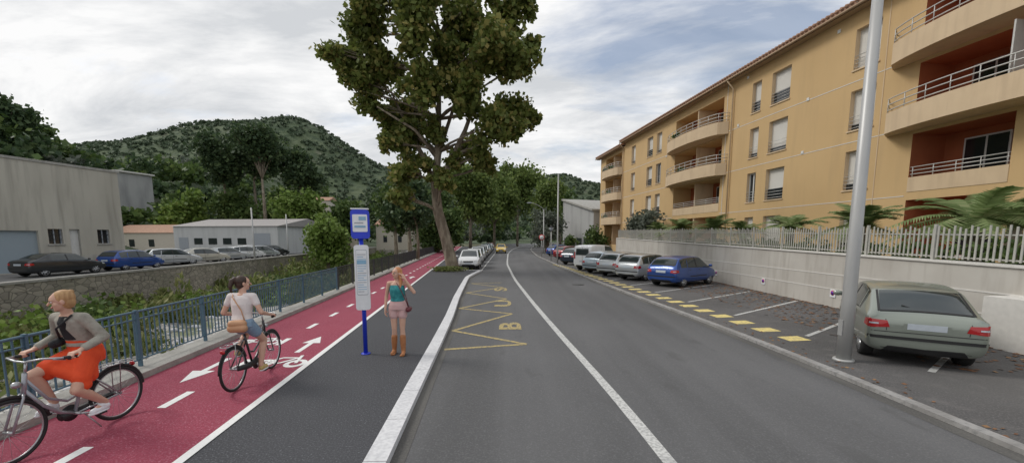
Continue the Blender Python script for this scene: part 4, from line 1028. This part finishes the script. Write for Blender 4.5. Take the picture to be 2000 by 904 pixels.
def topwear(e,name,pel,neck,J,M,mt,off,sleeve,bottom=.05,vox=.008):
    t=MB()
    t.loft([(pel.lerp(neck,bottom),.15+off,.115+off),(pel.lerp(neck,.3),.135+off,.095+off),(pel.lerp(neck,.65),.152+off,.118+off),(pel.lerp(neck,.85),.155+off,.10+off),(pel.lerp(neck,.93),.12+off,.075+off)],mt,22,M)
    for s in(-1,1):
        sh,el,wr=J[(s,'a')]
        t.limb(pel.lerp(neck,.86),sh,.07+off,.052+off,mt,12,M)
        if sleeve<=1: t.limb(sh,sh.lerp(el,sleeve),.052+off,.046+off,mt,12,M)
        else: t.limb(sh,el,.052+off,.044+off,mt,12,M); t.limb(el,el.lerp(wr,sleeve-1),.044+off,.033+off,mt,12,M)
    return remesh(t,name,vox,3,e,mt)
def shoe(e,p,M,mt,name='shoe'):
    t=MB(); t.limb(V(p)+V((0,-.055,.04)),V(p)+V((0,.10,.022)),.040,.032,mt,12,M); t.limb(V(p)+V((0,-.05,.05)),V(p)+V((0,.0,.065)),.04,.036,mt,12,M); remesh(t,name,.006,2,e,mt)
    t=MB(); t.loft([(V(p)+V((0,.03,-.012)),.04,.115),(V(p)+V((0,.03,.008)),.042,.118)],M_signw,16,M); t.obj('sole',e)
M_hblond=mat('blond_hair',(.50,.30,.14),.6,layers=[('noise',(40,40,6),.4,.65,(.31,.17,.07),.7)],bump=('noise',(60,60,10),.5,.004))
M_hdark=mat('dark_hair',(.035,.018,.012),.5,layers=[('noise',(40,40,6),.4,.65,(.07,.035,.02),.7)],bump=('noise',(60,60,10),.5,.004))
M_hred=mat('strawberry_hair',(.50,.20,.08),.55,layers=[('noise',(40,40,6),.4,.65,(.62,.32,.15),.7)],bump=('noise',(60,60,10),.5,.004))
M_denimj=mat('grey_denim_jacket',(.37,.35,.30),.9,layers=[('noise',25,.4,.7,(.26,.25,.21),.6),('noise',5,.5,.65,(.20,.19,.165),.5)],bump=('noise',11,.9,.02))
M_orangd=mat('orange_dress',(.80,.085,.02),.8,layers=[('noise',9,.4,.7,(.62,.05,.012),.6)],bump=('noise',8,.7,.02))
M_tee=mat('pale_top',(.74,.68,.66),.9,layers=[('noise',12,.4,.7,(.6,.54,.52),.5)],bump=('noise',12,.8,.016))
M_denim=mat('light_denim',(.22,.32,.44),.9,layers=[('noise',40,.4,.7,(.32,.42,.52),.6)],bump=('noise',14,.5,.01))
M_teal=mat('teal_top',(.02,.20,.22),.75,layers=[('noise',14,.45,.65,(.05,.33,.34),.7)],bump=('noise',10,.7,.015))
M_stripe=mat('striped_shorts',(.52,.27,.27),.9,layers=[('wave',(1,1,14),.45,.6,(.74,.58,.56),.8)],bump=('noise',14,.5,.01))
M_boot=mat('tan_boots',(.42,.17,.065),.6,layers=[('noise',10,.4,.7,(.30,.11,.04),.6)],bump=('noise',12,.4,.008))
M_tan=plain('tan_leather',(.55,.30,.16),.5); M_mar=plain('maroon_leather',(.14,.025,.035),.45); M_blk=plain('black_cloth',(.015,.015,.018),.8)
M_yshoe=plain('mustard_shoe',(.55,.42,.16),.7); M_grey=cp('grey_bike_paint',(.33,.34,.37),.3); M_blkb=cp('black_bike_paint',(.02,.02,.022),.2)
def Mw(x,y,ang,z=.005): return Matrix.Translation((x,y,z))@Matrix.Rotation(ang,4,'Z')
def hcap(H,e,mt,extra):
    t=MB(); t.sphere((0,-.026,.034),(.082,.096,.092),mt,20,H); t.sphere((0,-.045,-.015),(.076,.07,.085),mt,16,H)
    for a in extra: t.limb(a[0],a[1],a[2],a[3],mt,12,H)
    remesh(t,'hair',.007,2,e,mt)
def pedals(mb,ped,M):
    bb=V((0,-.04,.29))
    for s in(-1,1):
        mb.tube([bb+V((s*.075,0,0)),V((s*.08,ped[s].y,ped[s].z))],[.014,.011],M_rim,8,M); p=ped[s]; mb.box(p.x-.045,p.x+.045,p.y-.04,p.y+.04,p.z-.012,p.z+.010,M_black,M)
M1=Mw(-5.06,4.50,math.radians(180-3))
be,bm=bicycle('bicycle',M1,M_grey)
e,pel,neck,hd,J,ped,H=cyclist('woman_cyclist',M1,dict(lean=.13,crank=math.radians(20),yaw=math.radians(-40),hairm=M_hblond,pitch=-.12))
pedals(bm,ped,M1); bm.obj('saddle_and_drive',be)
hcap(H,e,M_hblond,[((0,-.08,.075),(0,-.095,.088),.030,.027)])
topwear(e,'denim_jacket',pel,neck,J,M1,M_denimj,.010,1.8,.16)
t=MB(); t.loft([(neck+V((0,.03,-.02)),.06,.045),(pel.lerp(neck,.8)+V((0,.055,0)),.075,.08),(pel.lerp(neck,.35)+V((0,.045,0)),.09,.085)],M_blk,18,M1); remesh(t,'black_top',.008,2,e,M_blk)
t=MB(); t.loft([(pel.lerp(neck,.34),.14,.108),(pel+V((0,0,.05)),.175,.13),(pel+V((0,-.01,-.04)),.18,.145),(pel+V((0,.0,-.13)),.165,.16)],M_orangd,22,M1)
for s in(-1,1):
    hip,kn,an=J[s]; m_=hip.lerp(kn,.66); t.limb(hip,m_,.108,.092,M_orangd,14,M1); t.limb(hip.lerp(kn,.3),hip.lerp(kn,.3)+V((0,-.02,-.13)),.10,.085,M_orangd,12,M1); t.limb(m_,m_+V((s*.02,-.01,-.08)),.085,.07,M_orangd,12,M1)
for f in (.25,.45,.64):
    t.limb(J[1][0].lerp(J[1][1],f),J[-1][0].lerp(J[-1][1],f),.075,.075,M_orangd,12,M1)
remesh(t,'orange_dress',.009,5,e,M_orangd)
t=MB(); t.tube([neck+V((-.10,.05,.0)),neck+V((-.02,.155,-.14)),pel+V((.12,.15,.18))],.011,M_blk,6,M1); t.limb((.13,-.10,1.12),(.15,-.04,1.10),.05,.05,M_blk,10,M1); t.obj('shoulder_bag',e)
for s in(-1,1): shoe(e,ped[s]+V((0,-.02,.015)),M1,M_signw)
M2=Mw(-4.22,6.50,math.radians(4))
be,bm=bicycle('bicycle',M2,M_blkb)
e,pel,neck,hd,J,ped,H=cyclist('woman_cyclist',M2,dict(lean=.06,crank=math.radians(-60),yaw=math.radians(-48),hairm=M_hdark))
pedals(bm,ped,M2); bm.obj('saddle_and_drive',be)
hcap(H,e,M_hdark,[((0,-.10,.075),(0,-.145,.05),.036,.03),((0,-.145,.05),(0.01,-.175,-.04),.036,.03),((0.01,-.175,-.04),(0.01,-.165,-.13),.03,.012)])
topwear(e,'pale_top',pel,neck,J,M2,M_tee,.006,.45,.12)
t=MB(); t.loft([(pel.lerp(neck,.2),.145,.108),(pel+V((0,0,.03)),.172,.128),(pel+V((0,-.01,-.05)),.172,.135)],M_denim,22,M2)
for s in(-1,1): hip,kn,an=J[s]; t.limb(hip,hip.lerp(kn,.42),.098,.090,M_denim,14,M2)
remesh(t,'denim_shorts',.008,3,e,M_denim)
t=MB(); t.limb((.08,-.36,1.0),(-.06,-.385,1.0),.06,.06,M_tan,14,M2); t.limb((.09,-.37,.93),(-.07,-.385,.93),.065,.065,M_tan,14,M2); remesh(t,'tan_bag',.008,3,e,M_tan)
t=MB(); t.tube([(.10,-.33,1.03),(.06,-.335,1.2),(-.08,-.29,1.40),(-.12,-.2,1.44),(-.08,-.09,1.36)],.008,M_tan,6,M2); t.obj('bag_strap',e)
for s in(-1,1): shoe(e,ped[s]+V((0,-.02,.015)),M2,M_yshoe)
M3=Mw(-2.27,8.05,math.radians(180+4),0)
e=empty('woman_pedestrian'); sk=MB()
pel=V((0,0,.97)); neck=V((0,-.005,1.46)); hd=V((0,.015,1.615)); J={}
legs={1:(V((.09,0,.93)),V((.075,.035,.51)),V((.095,.0,.085))),-1:(V((-.09,0,.93)),V((-.085,.05,.515)),V((-.10,.10,.085)))}
for s,(h_,k_,a_) in legs.items():
    sk.limb(h_,k_,.083,.050,M_skin,14,M3); c_=k_.lerp(a_,.3)+V((0,-.015,0)); sk.limb(k_,c_,.048,.052,M_skin,12,M3); sk.limb(c_,a_,.052,.034,M_skin,12,M3)
J[(1,'a')]=(V((.165,-.01,1.415)),V((.225,-.03,1.15)),V((.235,.05,.915)))
J[(-1,'a')]=(V((-.165,-.01,1.415)),V((-.335,.06,1.24)),V((-.165,.065,1.50)))
for s in(-1,1):
    sh,el,wr=J[(s,'a')]; sk.limb(sh,el,.041,.034,M_skin,12,M3); sk.limb(el,wr,.035,.023,M_skin,12,M3); sk.limb(neck+V((0,0,-.03)),sh,.046,.043,M_skin,12,M3)
hand(sk,J[(1,'a')][2],(0.02,.15,-1),(-1,0,0),-1,.35,M3); hand(sk,J[(-1,'a')][2],(.45,-.1,.9),(.6,-.3,-.3),1,.6,M3)
sk.loft([(pel+V((0,0,-.08)),.13,.10),(pel,.16,.11),(V((0,0,1.12)),.115,.085),(V((0,.005,1.28)),.135,.105),(V((0,0,1.40)),.14,.08),(neck,.06,.055)],M_skin,20,M3)
sk.limb(neck-V((0,0,.03)),hd+V((0,-.015,-.06)),.05,.045,M_skin,12,M3)
H=head(sk,None,hd,math.radians(-38),.05,M3,e,M_hred,'w')
remesh(sk,'body_skin',.0065,2,e,M_skin)
hcap(H,e,M_hred,[((-.06,-.05,0),(-.085,-.03,-.16),.034,.034),((-.085,-.03,-.16),(-.10,.0,-.30),.034,.015),((.055,-.06,0),(.07,-.07,-.17),.034,.032),((.07,-.07,-.17),(.06,-.05,-.28),.032,.014),((0,-.08,0),(0,-.10,-.25),.05,.03)])
t=MB(); t.loft([(V((0,0,1.06)),.145,.115),(V((0,0,1.12)),.135,.105),(V((0,.01,1.24)),.150,.122),(V((0,.012,1.30)),.150,.125),(V((0,0,1.385)),.135,.09)],M_teal,22,M3)
for s in(-1,1): t.limb((s*.08,.05,1.36),(s*.10,-.0,1.445),.018,.014,M_teal,8,M3)
remesh(t,'teal_top',.008,3,e,M_teal)
t=MB(); t.loft([(V((0,0,1.10)),.135,.102),(pel+V((0,0,.02)),.172,.128),(pel+V((0,0,-.07)),.18,.13)],M_stripe,22,M3)
for s in(-1,1): h_,k_,a_=legs[s]; t.limb(h_,h_.lerp(k_,.36),.097,.094,M_stripe,14,M3)
remesh(t,'striped_shorts',.008,3,e,M_stripe)
for s in(-1,1):
    h_,k_,a_=legs[s]; t=MB(); tp=a_.lerp(k_,.62); t.limb(tp,a_.lerp(k_,.3),.060,.056,M_boot,14,M3); t.limb(a_.lerp(k_,.3),a_,.054,.044,M_boot,14,M3)
    t.limb(a_+V((0,-.02,-.03)),a_+V((s*.02,.14,-.052)),.042,.034,M_boot,12,M3); t.box(a_.x-.03,a_.x+.03,a_.y-.06,a_.y,.0,.07,M_boot,M3); t.box(a_.x-.035,a_.x+.045,a_.y+.02,a_.y+.17,.004,.03,M_boot,M3); remesh(t,'boot',.007,3,e,M_boot)
t=MB(); t.tube([(-.0,.07,1.43),(-.10,.13,1.28),(-.19,.10,1.05),(-.215,.07,.95)],.008,M_mar,6,M3); t.tube([(0.,-.07,1.44),(-.12,-.12,1.2),(-.21,0.0,.95)],.008,M_mar,6,M3)
t.limb((-.215,.10,.90),(-.225,-.03,.90),.05,.05,M_mar,12,M3); t.obj('shoulder_bag',e)

# ------------------------------------------------------------------ sky, sun, camera
w=bpy.data.worlds.new('World'); scene.world=w; w.use_nodes=True; nt=w.node_tree; N=nt.nodes; L=nt.links
bg=N['Background']; sky=N.new('ShaderNodeTexSky'); sky.sky_type='NISHITA'; sky.sun_disc=False
az=math.radians(-75); elv=math.radians(44); sky.sun_elevation=elv; sky.sun_rotation=az; sky.dust_density=2.5
tc=N.new('ShaderNodeTexCoord'); sp=N.new('ShaderNodeSeparateXYZ'); L.new(tc.outputs['Generated'],sp.inputs[0])
def math_(op,a,b):
    m=N.new('ShaderNodeMath'); m.operation=op
    for i,q in enumerate((a,b)):
        if isinstance(q,(int,float)): m.inputs[i].default_value=q
        else: L.new(q,m.inputs[i])
    return m.outputs[0]
zc=math_('ADD',math_('MAXIMUM',sp.outputs['Z'],0.),.22)
cb=N.new('ShaderNodeCombineXYZ'); L.new(math_('DIVIDE',sp.outputs['X'],zc),cb.inputs[0]); L.new(math_('DIVIDE',sp.outputs['Y'],zc),cb.inputs[1])
def nz(sc,det,off,rough=.55):
    mp=N.new('ShaderNodeMapping'); mp.inputs['Location'].default_value=off; mp.inputs['Rotation'].default_value=(0,0,.5); mp.inputs['Scale'].default_value=sc; L.new(cb.outputs[0],mp.inputs[0])
    t=N.new('ShaderNodeTexNoise'); t.inputs['Scale'].default_value=1; t.inputs['Detail'].default_value=det; t.inputs['Roughness'].default_value=rough; t.inputs['Distortion'].default_value=.35; L.new(mp.outputs[0],t.inputs['Vector']); return t.outputs['Fac']
n1=nz((.9,1.7,1),9,(3.1,1.2,0),.6); n2=nz((1.3,2.9,1),9,(8,2,4),.62)
cover=math_('SUBTRACT',n1,math_('MULTIPLY',math_('MAXIMUM',sp.outputs['X'],-.2),.16))
mr=N.new('ShaderNodeMapRange'); mr.inputs['From Min'].default_value=.28; mr.inputs['From Max'].default_value=.46; mr.inputs['To Min'].default_value=.25; L.new(cover,mr.inputs['Value'])
mr2=N.new('ShaderNodeMapRange'); mr2.inputs['From Min'].default_value=.36; mr2.inputs['From Max'].default_value=.60; L.new(n2,mr2.inputs['Value'])
cm=N.new('ShaderNodeMix'); cm.data_type='RGBA'; cm.inputs['A'].default_value=(4.6,4.75,4.95,1); cm.inputs['B'].default_value=(7.0,7.0,7.0,1); L.new(mr2.outputs[0],cm.inputs['Factor'])
mx=N.new('ShaderNodeMix'); mx.data_type='RGBA'; L.new(mr.outputs[0],mx.inputs['Factor']); L.new(sky.outputs[0],mx.inputs['A']); L.new(cm.outputs['Result'],mx.inputs['B'])
L.new(mx.outputs['Result'],bg.inputs['Color']); bg.inputs['Strength'].default_value=.14
sd=V((math.sin(az)*math.cos(elv),math.cos(az)*math.cos(elv),math.sin(elv)))
sl=bpy.data.lights.new('sun','SUN'); sl.energy=1.5; sl.angle=math.radians(18); sl.color=(1,.96,.90); so=bpy.data.objects.new('sun',sl); COL.objects.link(so)
so.rotation_euler=sd.to_track_quat('Z','Y').to_euler(); so.location=(-20,10,40)
cam=bpy.data.cameras.new('camera'); co=bpy.data.objects.new('camera',cam); COL.objects.link(co)
cam.sensor_width=36; cam.lens=14.4; cam.shift_y=.053; cam.clip_end=9000; cam.clip_start=.05
co.location=(0,0,2.3); co.rotation_euler=(math.radians(90-6.63),0,0); scene.camera=co
scene.view_settings.view_transform='Standard'; scene.view_settings.look='None'; scene.view_settings.exposure=0
